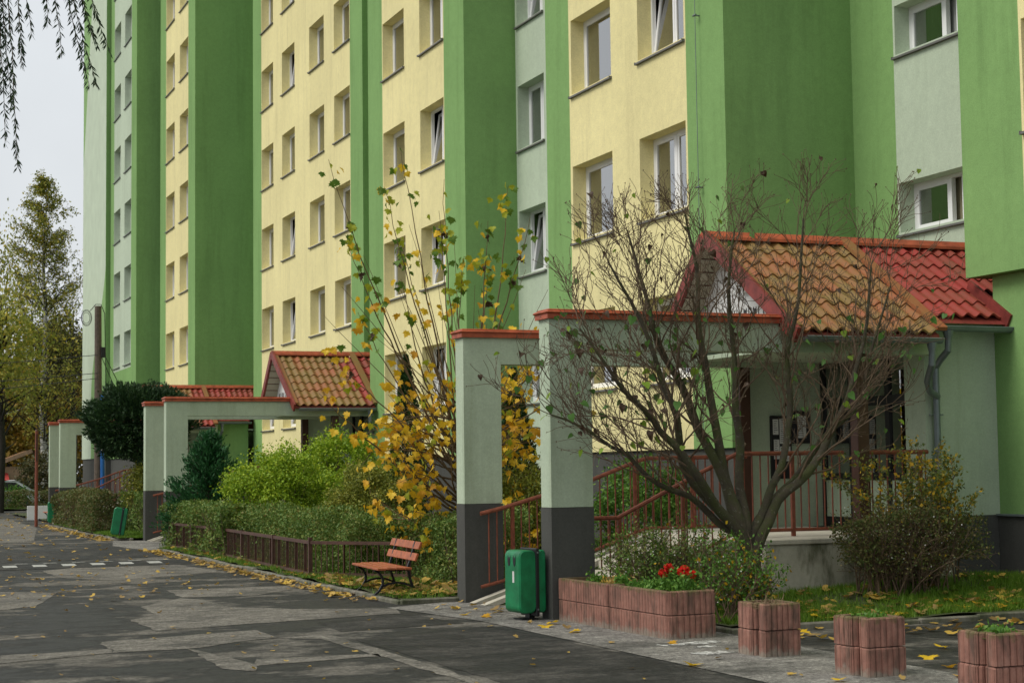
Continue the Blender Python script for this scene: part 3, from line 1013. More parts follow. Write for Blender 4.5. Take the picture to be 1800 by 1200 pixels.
    mb = MB(); mb.box(xx(12.10), xx(15.3), yy(21.43), yy(21.52), 0.86, 3.3); mb.build('porch_wall', pm, c)
    for yv in (18.33, 21.28):
        mb = MB(); mb.box(xx(11.96), xx(12.13), yy(yv) - 0.085, yy(yv) + 0.085, 0.86, 3.128, 0.01); mb.build('post', M['brown_post'], c)
    # glazed door screen
    ds = MB(); X = xx(13.42)
    for ya, yb in ((18.951, 19.04), (19.70, 19.80), (20.55, 20.70), (21.35, 21.428)):
        ds.box(X, X + 0.08, yy(ya), yy(yb), 0.862, 3.199)
    for ya, yb in ((19.04, 19.70), (19.80, 20.55), (20.70, 21.35)):
        ds.box(X + 0.003, X + 0.077, yy(ya), yy(yb), 0.862, 1.0)
        ds.box(X + 0.003, X + 0.077, yy(ya), yy(yb), 1.52, 1.62)
        ds.box(X + 0.003, X + 0.077, yy(ya), yy(yb), 2.55, 2.68)
    dob = ds.build('door_screen', M['dark_frame'], c)
    for ya, yb in ((19.04, 19.70), (19.80, 20.55), (20.70, 21.35)):
        mb = MB(); mb.box(X + 0.03, X + 0.04, yy(ya), yy(yb), 1.62, 2.55).box(X + 0.03, X + 0.04, yy(ya), yy(yb), 2.68, 3.199); mb.build('pane', M['glass'], dob)
        mb = MB(); mb.box(X + 0.02, X + 0.05, yy(ya), yy(yb), 1.0, 1.52); mb.build('door_panel', pm, dob)
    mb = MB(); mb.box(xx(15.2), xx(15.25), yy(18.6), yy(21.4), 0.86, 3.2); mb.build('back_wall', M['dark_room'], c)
    # gutters and downpipes
    g = MB(); half_gutter(g, xx(11.0), xx(12.98), YE - 0.06, ZE - 0.10); gut = g.build('gutter', M['zinc'], c)
    g = MB(); half_gutter(g, xx(13.1), xx(14.34), YE2 - 0.06, ZE2 - 0.10); g.build('gutter', M['zinc'], c)
    px = 13.28
    d = MB()
    d.tube([(xx(12.84), YE - 0.06, ZE - 0.15), (xx(12.84), YE - 0.06, ZE - 0.28)], [0.07, 0.042], 10)
    d.tube([(xx(12.84), YE - 0.06, ZE - 0.26), (xx(12.84), YE - 0.05, ZE - 0.42), (xx(12.92), yy(18.10), ZE - 0.62), (xx(13.08), yy(18.28), ZE - 0.74), (xx(px), yy(18.40), ZE - 0.80)], 0.045, 10)
    d.build('downpipe_branch', M['zinc'], c, smooth=False)
    d = MB()
    d.tube([(xx(13.30), YE2 - 0.06, ZE2 - 0.15), (xx(13.30), YE2 - 0.06, ZE2 - 0.28)], [0.075, 0.042], 10)
    d.tube([(xx(13.30), YE2 - 0.06, ZE2 - 0.26), (xx(13.30), YE2 - 0.05, ZE2 - 0.40), (xx(px), yy(18.32), ZE2 - 0.52), (xx(px), yy(18.42), ZE2 - 0.62), (xx(px), yy(18.43), 0.35)], 0.045, 10)
    dp = d.build('downpipe', M['zinc'], c)
    for z in (2.35, 1.2):
        mb = MB(); mb.tube([(xx(px), yy(18.43), z), (xx(px), yy(18.43), z + 0.03)], 0.053, 10).box(xx(px) - 0.10, xx(px) + 0.10, yy(18.42), yy(18.45), z + 0.005, z + 0.025); mb.build('pipe_clamp', M['zinc'], dp)
    # stairs
    s = thing('entrance_stairs', labels['stairs'], 'stairs', (xx(9.4), yy(19.7), 0), group='entrance stairs')
    mb = MB(); mb.box(xx(10.40), xx(13.10), yy(17.90), yy(21.55), 0.0, 0.79); mb.build('landing_base', M['concrete'], s)
    mb = MB(); mb.box(xx(10.37), xx(13.11), yy(17.86), yy(21.56), 0.791, 0.86, 0.012); mb.build('landing_slab', M['concrete_light'], s)
    for i in range(6):
        mb = MB(); x0 = 8.34 + i * 0.345
        mb.box(xx(x0), xx(10.39), yy(18.62), yy(20.45), 0.14 * i - (0.05 if i == 0 else 0) + 0.001, 0.14 * (i + 1) - 0.006, 0.01); mb.build('step', M['concrete_light'], s)
    for ya, yb in ((20.50, 20.66), (20.90, 21.06)):
        mb = MB(); mb.prism_x([], 0, 0) if False else None
        v = [(xx(7.80), 0.012), (xx(7.98), 0.006), (xx(10.40), 0.78), (xx(10.40), 0.86)]
        mb.add([(x, yy(ya), z) for x, z in v] + [(x, yy(yb), z) for x, z in v],
               [(0, 1, 2, 3), (7, 6, 5, 4), (0, 4, 5, 1), (1, 5, 6, 2), (2, 6, 7, 3), (3, 7, 4, 0)])
        mb.build('pram_ramp', M['concrete_light'], s)
    mb = MB(); v = [(xx(8.0), 0.0), (xx(10.4), 0.0), (xx(10.4), 0.60)]
    mb.add([(x, yy(20.47), z) for x, z in v] + [(x, yy(21.08), z) for x, z in v], [(0, 1, 2), (5, 4, 3), (0, 3, 4, 1), (1, 4, 5, 2), (2, 5, 3, 0)])
    mb.build('ramp_bed', M['moss'], s)
    r1 = [(xx(8.33), 1.14), (xx(8.78), 1.14), (xx(9.88), 1.65), (xx(10.42), 1.89), (xx(11.95), 1.89)]
    handrail('handrail', labels['rail_near'], r1, yy(18.58), 0, [(xx(8.80), 0.0), (xx(9.66), 0.4), (xx(10.42), 0.6), (xx(11.2), 0.86)], M['rail'])
    handrail('handrail', labels['rail_door'], [(xx(12.14), 1.89), (xx(13.1), 1.89)], yy(18.40), 0, [(xx(12.98), 0.86)], M['rail'])
    r2 = [(xx(7.95), 1.16), (xx(8.27), 1.23), (xx(9.51), 1.56), (xx(10.15), 1.79), (xx(10.38), 1.86), (xx(11.94), 1.87)]
    handrail('handrail', labels['rail_far'], r2, yy(21.02), 0, [(xx(8.4), 0.0), (xx(9.4), 0.3), (xx(10.2), 0.7), (xx(11.1), 0.86)], M['rail'])
    return c


entrance(18.35, 0.0, dict(canopy='nearest pale green entrance canopy with mossy orange tiled roof', stairs='concrete stairs and mossy landing under the nearest canopy',
                          rail_near='long rust red handrail behind the bare lilac', rail_door='short rust red railing between brown post and downpipe wall', rail_far='rust red handrail behind the two nearest pillars'))
entrance(41.85, -0.14, dict(canopy='middle pale green entrance canopy with small orange gable roof', stairs='concrete stairs under the middle canopy behind the green shrubs',
                            rail_near='handrail on the near side of the middle stairs', rail_door='short railing at the middle entrance door', rail_far='handrail on the far side of the middle stairs'), False)
entrance(59.60, -0.47, dict(canopy='farthest entrance canopy beside the dark yew and wooden pole', stairs='farthest concrete stairs behind the two clipped hedges',
                            rail_near='sloping handrail above the far clipped hedge', rail_door='short railing at the farthest entrance door', rail_far='handrail on the far side of the farthest stairs'), False)

# notice boards on the porch wall
def board(label, x0, x1, z0, z1, papers):
    t = thing('notice_board', label, 'notice board', (x0, 21.43, z0), group='notice boards in the porch')
    mb = MB(); mb.box(x0, x1, 21.385, 21.428, z0, z1, 0.006); mb.build('board_frame', M['dark_frame'], t)
    for a, b, c, d in papers:
        mb = MB(); mb.box(x0 + a, x0 + b, 21.380, 21.3845, z0 + c, z0 + d); p = mb.build('notice_paper', M['paper'], t)
        mb = MB()
        n = int((d - c) / 0.03)
        for i in range(1, n):
            zz = z0 + c + (d - c) * i / n
            mb.box(x0 + a + 0.015, x0 + b - random.uniform(0.015, 0.06), 21.378, 21.3798, zz, zz + 0.007)
        mb.build('print', M['ink'], p)['kind'] = 'stuff'


board('tall black notice board with stacked white papers on porch wall', 12.56, 12.90, 1.55, 2.45, [(0.03, 0.12, 2.18 - 1.55, 2.40 - 1.55), (0.14, 0.31, 0.50, 0.86), (0.04, 0.13, 0.28, 0.56), (0.14, 0.31, 0.25, 0.46), (0.06, 0.16, 0.06, 0.2)])
board('small black notice board beside the door with one framed sheet', 12.92, 13.22, 2.05, 2.52, [(0.08, 0.22, 0.08, 0.40)])

# ------------------------------------------------------------------ foliage helpers
def rand_unit(n, r=rng):
    v = r.normal(size=(n, 3)); v /= np.linalg.norm(v, axis=1)[:, None]
    return v


def leaf_quads(P, size, aspect=0.55, up_bias=0.0, dirs=None, fold=0.25, r=rng):
    n = len(P)
    L = size * r.uniform(0.65, 1.25, n)
    d = rand_unit(n, r) if dirs is None else dirs
    if up_bias: d = d + np.array([0, 0, up_bias]); d /= np.linalg.norm(d, axis=1)[:, None]
    s = np.cross(d, rand_unit(n, r)); s /= np.linalg.norm(s, axis=1)[:, None] + 1e-9
    nn = np.cross(s, d)
    hl = (L / 2)[:, None]; w = (L * aspect / 2)[:, None]
    v = np.stack([P - d * hl, P + s * w + nn * w * fold, P + d * hl, P - s * w + nn * w * fold], 1).reshape(-1, 3)
    i = np.arange(n)[:, None] * 4
    f = np.concatenate([i + np.array([[0, 1, 2]]), i + np.array([[0, 2, 3]])], 0)
    return v, f


def leaf_obj(name, P, size, mat, parent, aspect=0.55, **k):
    v, f = leaf_quads(np.asarray(P, float), size, aspect, **k)
    me = np_mesh(name, v - np.array(ORG[parent])[None] if parent is not None else v, f)
    return link(name, me, parent, mat)


def clump_points(n, center, radii, k, cr, shell=0.75, flat=1.0, r=rng):
    c = rand_unit(k, r) * (r.uniform(shell ** 3, 1, k) ** (1 / 3))[:, None]
    c = c * np.array(radii) + np.array(center)
    idx = r.integers(0, k, n)
    off = r.normal(size=(n, 3)) * cr * np.array([1, 1, flat])
    return c[idx] + off


def box_points(n, x0, x1, y0, y1, z0, z1, shell=0.12, r=rng):
    p = r.uniform(0, 1, (n, 3))
    lo = np.array([x0, y0, z0]); hi = np.array([x1, y1, z1])
    ax = r.integers(0, 3, n); side = r.integers(0, 2, n)
    side = np.where((ax == 2), 1, side)
    m = r.uniform(0, 1, n) < 0.62
    q = lo + p * (hi - lo)
    e = np.abs(r.normal(size=n)) * shell
    for a in range(3):
        mm = m & (ax == a)
        q[mm, a] = np.where(side[mm] == 1, hi[a] - e[mm], lo[a] + e[mm])
    g = np.sin(q[:, 0] * 9 + q[:, 1] * 5.3) + np.sin(q[:, 1] * 8.1 - q[:, 2] * 7) + np.sin(q[:, 2] * 11 + q[:, 0] * 4 + q[:, 1] * 2.2) + r.normal(size=n) * .7
    q = q[g > -.75]; n = len(q)
    # uneven clipped surface
    wob = 0.06 * (np.sin(q[:, 1] * 3.1) + np.sin(q[:, 0] * 4.3 + 1) + np.sin(q[:, 2] * 6 + q[:, 1] * 1.7)) + r.normal(size=n) * 0.02
    q[:, 2] += wob * (q[:, 2] - z0) / (z1 - z0)
    q[:, 0] += wob * 0.8
    return q


def polytubes(polys, name, mat, parent, sides=5):
    """many tapered twigs in one mesh; polys = list of (pts(n,3), radii(n))"""
    V = []; Fq = []; base = 0
    for pts, rad in polys:
        pts = np.asarray(pts, float); n = len(pts)
        sd = sides if rad[0] > 0.008 else 3
        if rad[0] > 0.03: sd = 8
        t = np.gradient(pts, axis=0); t /= np.linalg.norm(t, axis=1)[:, None] + 1e-9
        ref = np.array([0.31, 0.77, 0.55])
        u = np.cross(t, ref); u /= np.linalg.norm(u, axis=1)[:, None] + 1e-9
        w = np.cross(t, u)
        a = np.arange(sd) * 2 * np.pi / sd
        ring_ = pts[:, None, :] + (u[:, None, :] * np.cos(a)[None, :, None] + w[:, None, :] * np.sin(a)[None, :, None]) * np.asarray(rad)[:, None, None]
        V.append(ring_.reshape(-1, 3))
        i = np.arange(n - 1)[:, None] * sd; k = np.arange(sd)[None]; k2 = (k + 1) % sd
        Fq.append(np.stack([i + k, i + k2, i + sd + k2, i + sd + k], -1).reshape(-1, 4) + base)
        base += n * sd
    v = np.concatenate(V); f = np.concatenate(Fq)
    me = np_mesh(name, v - np.array(ORG[parent])[None], f)
    me.polygons.foreach_set('use_smooth', [True] * len(me.polygons))
    return link(name, me, parent, mat)


def wander(p, d, L, n, jit, lift, r):
    """a polyline of n points starting at p in direction d"""
    pts = [np.array(p, float)]; d = np.array(d, float); d /= np.linalg.norm(d)
    for i in range(n - 1):
        d = d + r.normal(size=3) * jit + np.array([0, 0, lift]); d /= np.linalg.norm(d)
        pts.append(pts[-1] + d * L / (n - 1))
    return np.array(pts), d


def side_dir(d, ang, r):
    d = d / np.linalg.norm(d)
    s = np.cross(d, rand_unit(1, r)[0]); s /= np.linalg.norm(s)
    return d * math.cos(ang) + s * math.sin(ang)


# ------------------------------------------------------------------ hedges
def hedge(label, x0, x1, y0, y1, z1, n, mat, size=0.05, z0=0.12, group='clipped hedges', more=()):
    h = thing('hedge', label, 'hedge', ((x0 + x1) / 2, (y0 + y1) / 2, 0), group=group)
    PP = [box_points(n, x0, x1, y0, y1, z0, z1)] + [box_points(b[-1], *b[:4], z0, z1) for b in more]
    leaf_obj('foliage', np.concatenate(PP), size, M[mat], h, 0.6)
    r = np.random.default_rng(int(y0 * 10))
    pl = []
    for i in range(int((y1 - y0) * 7)):
        p = (r.uniform(x0 + .1, x1 - .1), r.uniform(y0, y1), 0.0)
        q, d = wander(p, (r.normal() * .25, r.normal() * .25, 1), z1 * 0.93, 6, .12, .05, r)
        pl.append((q, np.linspace(0.012, 0.004, 6)))
        for j in (2, 3):
            q2, _ = wander(q[j], side_dir(d, 0.7, r), z1 * .45, 4, .15, .1, r); pl.append((q2, np.linspace(0.006, 0.002, 4)))
    o = polytubes(pl, 'stems', M['twig'], h); o['kind'] = 'stuff'
    return h


hedge('square clipped hedge beside the dark pillar base of the middle canopy', 7.10, 7.85, 33.2, 39.6, 1.04, 34000, 'l_hedge', 0.062)
hedge('long brownish clipped hedge running behind the bench', 8.35, 9.2, 22.2, 26.2, 1.04, 26000, 'l_hedge', 0.052, more=[(7.55, 8.6, 25.9, 33.0, 36000), (7.2, 7.6, 27.0, 32.5, 4500)])
hedge('far clipped hedge hiding a green bin and the white board', 6.98, 7.7, 49.6, 58.4, 1.18, 22000, 'l_hedge_brown', 0.07)
hedge('far clipped hedge right behind the tilted green bin', 8.0, 8.9, 47.0, 51.5, 1.22, 14000, 'l_hedge', 0.07)
hedge('low hedge screening the parked cars beyond the far road', 4.0, 14.0, 87.0, 88.2, 0.95, 14000, 'l_hedge_brown', 0.11)


# ------------------------------------------------------------------ shrubs
def shrub(name, label, center, radii, n, mat, size, k=60, cr=0.12, cat='shrub', group=None, stem=True, aspect=0.55, shell=0.55, flat=0.9, seed=None, stem_mat='twig', base=None, **kw):
    r = np.random.default_rng(seed or int(abs(center[0] * 100 + center[1] * 10)))
    bx = (center[0], center[1]) if base is None else base
    s = thing(name, label, cat, (bx[0], bx[1], lawn_z(*bx) if bx[0] > 7 else 0), group=group)
    P = clump_points(n, center, radii, k, cr, shell, flat, r)
    P[:, 2] = np.maximum(P[:, 2], 0.1)
    leaf_obj('foliage', P, size, M[mat], s, aspect, r=r, **kw)
    if stem:
        pl = []
        for i in range(max(8, k // 5)):
            tgt = np.array(center) + rand_unit(1, r)[0] * np.array(radii) * 0.85
            p0 = np.array([bx[0] + r.normal() * .06, bx[1] + r.normal() * .06, 0.05])
            d = tgt - p0; L = np.linalg.norm(d)
            q, _ = wander(p0, d + np.array([0, 0, L * .5]), L, 7, .08, -.03, r)
            q += (np.linspace(0, 1, 7) ** 1.3)[:, None] * (tgt - q[-1])[None]
            pl.append((q, np.linspace(0.016, 0.004, 7)))
        polytubes(pl, 'stems', M[stem_mat], s)
    return s


shrub('round_shrub', 'bright lime green rounded shrub behind the low brown fence', (8.55, 33.9, 1.20), (1.12, 1.0, 1.05), 30000, 'l_bright', 0.065, 170, 0.11)
shrub('round_shrub', 'fresh green shrub in front of the dark middle entrance', (10.35, 36.2, 1.65), (1.0, 0.9, 1.05), 20000, 'l_bright', 0.07, 110, 0.12)
shrub('round_shrub', 'olive yellow shrub right of the lime green one', (9.0, 29.0, 1.15), (0.82, 0.75, 0.75), 20000, 'l_ygreen', 0.055, 120, 0.09)
shrub('round_shrub', 'green shrub behind the handrail of the nearest stairs', (11.0, 22.6, 0.95), (0.95, 0.6, 0.85), 12000, 'l_mid', 0.06, 80, 0.10)
shrub('round_shrub', 'yellow green shrub with upright shoots below the dark yew', (8.75, 49.4, 1.30), (0.85, 0.8, 0.80), 11000, 'l_ygreen', 0.08, 80, 0.12)
shrub('round_shrub', 'leafy olive shrub seen between the two nearest pillars', (10.2, 24.6, 1.05), (0.8, 0.7, 0.9), 12000, 'l_ygreen', 0.06, 70, 0.11)
shrub('round_shrub', 'rusty brown shrub beside the far pillar of the middle canopy', (8.55, 46.2, 0.8), (0.4, 0.5, 0.7), 4000, 'l_hedge_brown', 0.08, 40, 0.1)


def conifer(name, label, x, y, h, rad, n, mat, size, cone=True, seed=3, lean=0.0, spire=0.8, cat='conifer'):
    r = np.random.default_rng(seed)
    s = thing(name, label, cat, (x, y, lawn_z(x, y)))
    t = r.uniform(0, 1, n) ** 1.25
    prof = np.where(t < 0.12, 0.65 + t / 0.12 * .35, (1 - ((t - 0.12) / 0.88) ** spire))
    ang = r.uniform(0, 2 * np.pi, n)
    lob = 1 + 0.16 * np.sin(ang * 5 + t * 19) + 0.10 * np.sin(ang * 9 - t * 31)
    rr = rad * prof * lob * (0.55 + 0.45 * r.uniform(0, 1, n) ** 0.4) + 0.02
    P = np.stack([x + rr * np.cos(ang), y + rr * np.sin(ang), 0.12 + t * h], 1)
    d = np.stack([np.cos(ang) * .6, np.sin(ang) * .6, np.ones(n) * 0.75], 1) + r.normal(size=(n, 3)) * .35
    d /= np.linalg.norm(d, axis=1)[:, None]
    leaf_obj('foliage', P, size, M[mat], s, 0.35, dirs=d, r=r)
    mb = MB(); mb.tube([(x, y, 0), (x, y, h * .5), (x, y, h * .95)], [0.06, 0.04, 0.01], 8); mb.build('trunk', M['dark_bark'], s)
    return s


conifer('thuja', 'dark columnar thuja rising behind the yellow maple by yellow wall', 10.9, 33.0, 3.95, 0.42, 14000, 'l_thuja', 0.09, seed=5, spire=1.7)
conifer('thuja', 'dark columnar thuja seen through the gap between nearest pillars', 11.0, 27.4, 3.35, 0.42, 14000, 'l_thuja', 0.085, seed=6, spire=2.0)


def spruce(x, y, label, h, rad, seed=4):
    """young spruce with tiers of upturned branches"""
    r = np.random.default_rng(seed)
    s = thing('young_spruce', label, 'conifer', (x, y, lawn_z(x, y)))
    P = []; D = []; pl = [(np.array([[x, y, 0], [x, y, h * .5], [x, y, h]]), [0.05, 0.03, 0.008])]
    for i in range(190):
        t = r.uniform(0.02, 0.97) ** 1.25; z = 0.1 + t * h
        L = rad * (1 - t) ** 0.75 * r.uniform(.7, 1.15) + 0.08
        a = r.uniform(0, 2 * np.pi)
        q, d = wander((x, y, z), (math.cos(a), math.sin(a), .15 + .7 * t), L, 6, .06, .06, r)
        pl.append((q, np.linspace(.01, .003, 6)))
        m = int(90 * L / rad) + 26
        tt = r.uniform(0.1, 1.05, m)
        pos = q[0] + (q[-1] - q[0]) * tt[:, None] + r.normal(size=(m, 3)) * .045
        dd = (d + r.normal(size=(m, 3)) * .55 + np.array([0, 0, .3])); dd /= np.linalg.norm(dd, axis=1)[:, None]
        P.append(pos); D.append(dd)
    leaf_obj('foliage', np.concatenate(P), 0.11, M['l_juniper'], s, 0.3, dirs=np.concatenate(D), r=r)
    polytubes(pl, 'branches', M['dark_bark'], s)


spruce(7.95, 38.3, 'small dark green spruce inside the middle canopy portal', 2.55, 1.2)

# big yew beside the wooden pole
yew = thing('yew_tree', 'broad dark yew crown in front of the wooden pole', 'tree', (8.3, 50.0, 0.1))
r = np.random.default_rng(21)
n = 34000
u = rand_unit(n, r); u[:, 2] = np.where(u[:, 2] < -0.85, -u[:, 2] * .5, u[:, 2])
lump = 1 + .10 * np.sin(u[:, 0] * 7 + u[:, 2] * 5) + .08 * np.sin(u[:, 1] * 9 + 1) + .05 * np.sin(u[:, 2] * 15 + u[:, 0] * 8)
rad = (r.uniform(0.35, 1, n) ** 0.45) * lump
P = np.array([8.35, 50.0, 3.15]) + u * rad[:, None] * np.array([1.58, 1.40, 1.20])
d = u + r.normal(size=(n, 3)) * .45 + np.array([0, 0, .35]); d /= np.linalg.norm(d, axis=1)[:, None]
leaf_obj('crown', P, 0.15, M['l_yew'], yew, 0.28, dirs=d, r=r)
tips = []
for i in range(190):
    uu = rand_unit(1, r)[0]; uu[2] = abs(uu[2]) if r.uniform() < .8 else uu[2]
    p0 = np.array([8.35, 50.0, 3.15]) + uu * np.array([1.35, 1.2, 1.0])
    q, dd = wander(p0, uu + np.array([0, 0, .8]), r.uniform(.18, .42), 5, .1, .05, r)
    for pt in q:
        tips.append(pt + r.normal(size=3) * .012); tips.append(pt + r.normal(size=3) * .012); tips.append(pt + r.normal(size=3) * .02)
leaf_obj('shoot_tips', np.array(tips), 0.11, M['l_yew'], yew, 0.3, r=r)
pl = []
for i in range(14):
    uu = rand_unit(1, r)[0]; uu[2] = abs(uu[2])
    tgt = np.array([8.35, 50.0, 3.1]) + uu * np.array([1.2, 1.1, .9])
    q = np.array([[8.3, 50, .05], [8.32, 50, 1.3], [8.34, 50, 2.0]] + [list(np.array([8.34, 50, 2.0]) + (tgt - np.array([8.34, 50, 2.0])) * t) for t in (.35, .7, 1)])
    pl.append((q, [0.10, 0.09, 0.07, .04, .025, .01]))
polytubes(pl, 'trunk', M['dark_bark'], yew)

# ------------------------------------------------------------------ bare lilac
lil = thing('lilac_tree', 'nearly bare many stemmed lilac in front of the entrance', 'tree', (9.70, 16.95, 0.12))
r = np.random.default_rng(33)
LB = np.array([9.68, 16.95, 0.08]); FK = np.array([9.66, 16.97, 0.86])
thick = []; thin = []; twig_tips = []; twig_pts = []
thick.append((np.array([LB, LB * .6 + FK * .4 + [.02, 0, 0], FK - [0, 0, .10]]), [0.15, 0.115, 0.10]))
# stems: lists of (x, z) on the way up with a y drift
STEMS = [([(9.56, .98), (9.20, 1.28), (8.86, 1.62), (8.58, 1.95), (8.36, 2.22), (7.85, 2.62), (7.45, 3.25)], -0.45, .056),
         ([(9.56, .98), (9.22, 1.30), (8.84, 1.72), (8.70, 2.30), (8.52, 2.75), (8.28, 3.35), (7.85, 4.0)], -0.15, .050),
         ([(9.54, 1.05), (9.40, 1.55), (9.08, 2.15), (8.95, 2.62), (8.62, 3.05), (8.48, 3.7), (8.30, 4.45)], 0.30, .056),
         ([(9.56, 1.05), (9.40, 1.60), (9.30, 2.15), (9.27, 2.75), (9.12, 3.25), (9.14, 3.9), (8.98, 4.6)], 0.10, .052),
         ([(9.64, 1.05), (9.58, 1.55), (9.68, 2.05), (9.62, 2.50), (9.72, 3.05), (9.62, 3.7), (9.76, 4.5)], 0.40, .050),
         ([(9.70, 1.0), (9.88, 1.42), (10.05, 1.72), (10.22, 2.30), (10.15, 2.95), (10.32, 3.6), (10.38, 4.6)], -0.05, .046),
         ([(9.72, .98), (9.98, 1.30), (10.30, 1.62), (10.62, 2.02), (10.78, 2.45), (11.02, 3.1), (11.12, 4.0)], -0.40, .054),
         ([(9.58, .95), (9.30, 1.12), (8.98, 1.42), (8.60, 1.55), (8.25, 1.88), (7.95, 2.02), (7.40, 2.40)], 0.25, .036),
         ([(9.72, .98), (10.05, 1.38), (10.42, 1.70), (10.85, 2.15), (11.20, 2.45), (11.45, 3.0), (11.75, 3.9)], 0.20, .040)]


def rad_of(L): return L


for xz, ydr, rd in STEMS:
    nP = len(xz)
    key = np.array([[FK[0] + (xz[0][0] - FK[0]) * .5, FK[1] + ydr * .12, FK[2] - .30]] + [[x, 16.97 + ydr * (i + 1) / nP + r.normal() * .05, z + r.normal() * .02] for i, (x, z) in enumerate(xz)])
    ts = np.linspace(0, len(key) - 1, 22)
    q = np.stack([np.interp(ts, np.arange(len(key)), key[:, a]) for a in range(3)], 1)
    q += r.normal(size=q.shape) * .020
    q[1:-1] = (q[:-2] + q[1:-1] * 2 + q[2:]) / 4
    rad = np.linspace(1, 0, 22) ** .8 * rd * 1.15 + .010
    thick.append((q, rad))
    for i in range(8, 22):                                   # side branches
        for rep in range(2 if i > 11 else 1):
            t = i / 21
            d0 = q[min(i + 1, 21)] - q[i - 1]
            d = side_dir(d0, r.uniform(.35, .95), r); d[2] = d[2] * .7 + .22 + .25 * t; d[1] *= 1.1
            L = r.uniform(.7, 1.55) * (1.1 - .35 * t)
            zmax = 5.15 - 0.28 * abs(q[i][0] - 10.2)
            L = min(L, max(.3, (zmax - q[i][2]) / max(.25, d[2] / np.linalg.norm(d)) * .95))
            b, dl = wander(q[i], d, L, 9, .17, .05, r)
            thin.append((b, np.linspace(max(.0058, rad[i] * .30), .0040, 9)))
            for j in range(2, 9):                            # twigs
                for rep2 in range(2 if j > 4 else 1):
                    dt = side_dir(b[min(j + 1, 8)] - b[j - 1], r.uniform(.3, .8), r); dt[2] = dt[2] * .8 + .22
                    Lt = r.uniform(.16, .52)
                    if b[j][2] + Lt * .8 > zmax + .25: Lt *= .5
                    tw, dd = wander(b[j], dt, Lt, 5, .2, .06, r)
                    thin.append((tw, np.linspace(.0038, .0025, 5)))
                    twig_pts.append(tw[-1]); twig_tips.append(tw[-1])
                    if r.uniform() < .55:
                        d3 = side_dir(tw[3] - tw[1], r.uniform(.4, .8), r); d3[2] = abs(d3[2])
                        t3, _ = wander(tw[2], d3, r.uniform(.08, .22), 4, .12, .05, r)
                        thin.append((t3, np.linspace(.003, .0022, 4))); twig_tips.append(t3[-1])
polytubes(thick, 'stems', M['bark'], lil)
polytubes(thin, 'branches', M['twig'], lil)
twig_tips = np.array(twig_tips)
# swollen end buds
P = twig_tips
leaf_obj('buds', np.concatenate([P, P + .004]), 0.022, M['twig'], lil, 0.55, up_bias=1.5, r=r)


def poly_leaf(name, outline, mat, cup=0.12, droop=0.10):
    """flat outlined leaf, tip along +Y, base at the origin, slightly cupped"""
    vs = [(0, 0.42, 0.0)] + [(x, y, cup * abs(x) - droop * y * y) for x, y in outline]
    n = len(outline)
    mb = MB(); mb.add(vs, [(0, 1 + i, 1 + (i + 1) % n) for i in range(n)])
    me = mb.mesh(name); me.materials.append(mat)
    return me


HEART = [(0, 0), (.28, -.10), (.48, .08), (.46, .36), (.26, .68), (0, 1.0), (-.26, .68), (-.46, .36), (-.48, .08), (-.28, -.10)]
MAPLE = [(0, 0), (.22, -.06), (.42, -.10), (.34, .08), (.70, .18), (.55, .30), (.78, .52), (.48, .50), (.42, .58), (.30, .55), (.36, .82), (.18, .78), (0, 1.08),
         (-.18, .78), (-.36, .82), (-.30, .55), (-.42, .58), (-.48, .50), (-.78, .52), (-.55, .30), (-.70, .18), (-.34, .08), (-.42, -.10), (-.22, -.06)]
lil_leaf = [poly_leaf('leaf', HEART, M['lilac']), poly_leaf('leaf', HEART, M['lilac']), poly_leaf('leaf', HEART, M['lilac_y']), poly_leaf('leaf', HEART, M['m_dry'], .5, .5)]
mpl = {k: poly_leaf('leaf', MAPLE, M['m_' + k], .22, .22) for k in ('yellow', 'orange', 'lime', 'green')}
mpl['dry'] = poly_leaf('leaf', MAPLE, M['m_dry'], .9, .6)


def put_leaf(me, p, size, parent, tilt_lo, tilt_hi, r, face=None):
    o = link('leaf', me, parent)
    o.location = Vector(p) - ORG[parent] if parent is not None else Vector(p)
    yaw = r.uniform(0, 2 * math.pi)
    o.rotation_euler = Euler((R(r.uniform(tilt_lo, tilt_hi)), R(r.uniform(-30, 30)), yaw), 'XYZ')
    o.scale = (size,) * 3
    return o


low = twig_tips[twig_tips[:, 2] < 3.5]; high = twig_tips[twig_tips[:, 2] >= 3.5]
for p in low[r.choice(len(low), 240, replace=False)]:
    put_leaf(lil_leaf[r.choice([0, 0, 1, 2, 3])], p, r.uniform(.055, .105), lil, -120, -20, r)
for p in high[r.choice(len(high), 46, replace=False)]:
    put_leaf(lil_leaf[r.choice([0, 3, 3, 2])], p, r.uniform(.05, .085), lil, -110, -30, r)

# ------------------------------------------------------------------ young maple with long shoots
map_t = thing('maple_tree', 'young maple with long shoots and yellow leaves behind pillar', 'tree', (9.25, 24.9, 0.2))
r = np.random.default_rng(77)
B0 = np.array([9.25, 24.9, 0.05])
thick = [(np.array([B0, [9.2, 24.9, .9], [9.12, 24.9, 1.7], [9.14, 24.95, 2.6], [9.2, 25.0, 3.4]]), [.10, .085, .075, .055, .03])]
shoots = [(6.84, 24.3, 6.35), (8.25, 25.2, 6.80), (8.75, 24.6, 6.20), (7.90, 24.9, 6.1), (10.05, 25.2, 6.30), (10.25, 24.7, 5.7), (7.23, 24.6, 5.10), (8.35, 25.5, 5.3),
          (9.0, 24.4, 5.0), (7.95, 24.2, 4.6), (9.55, 24.8, 5.6), (9.8, 25.4, 4.9), (7.6, 25.4, 4.2), (8.6, 24.4, 5.7), (7.1, 25.1, 3.5), (6.75, 24.5, 2.9), (9.25, 25.5, 4.4), (10.5, 25, 3.9)]
leaves = []
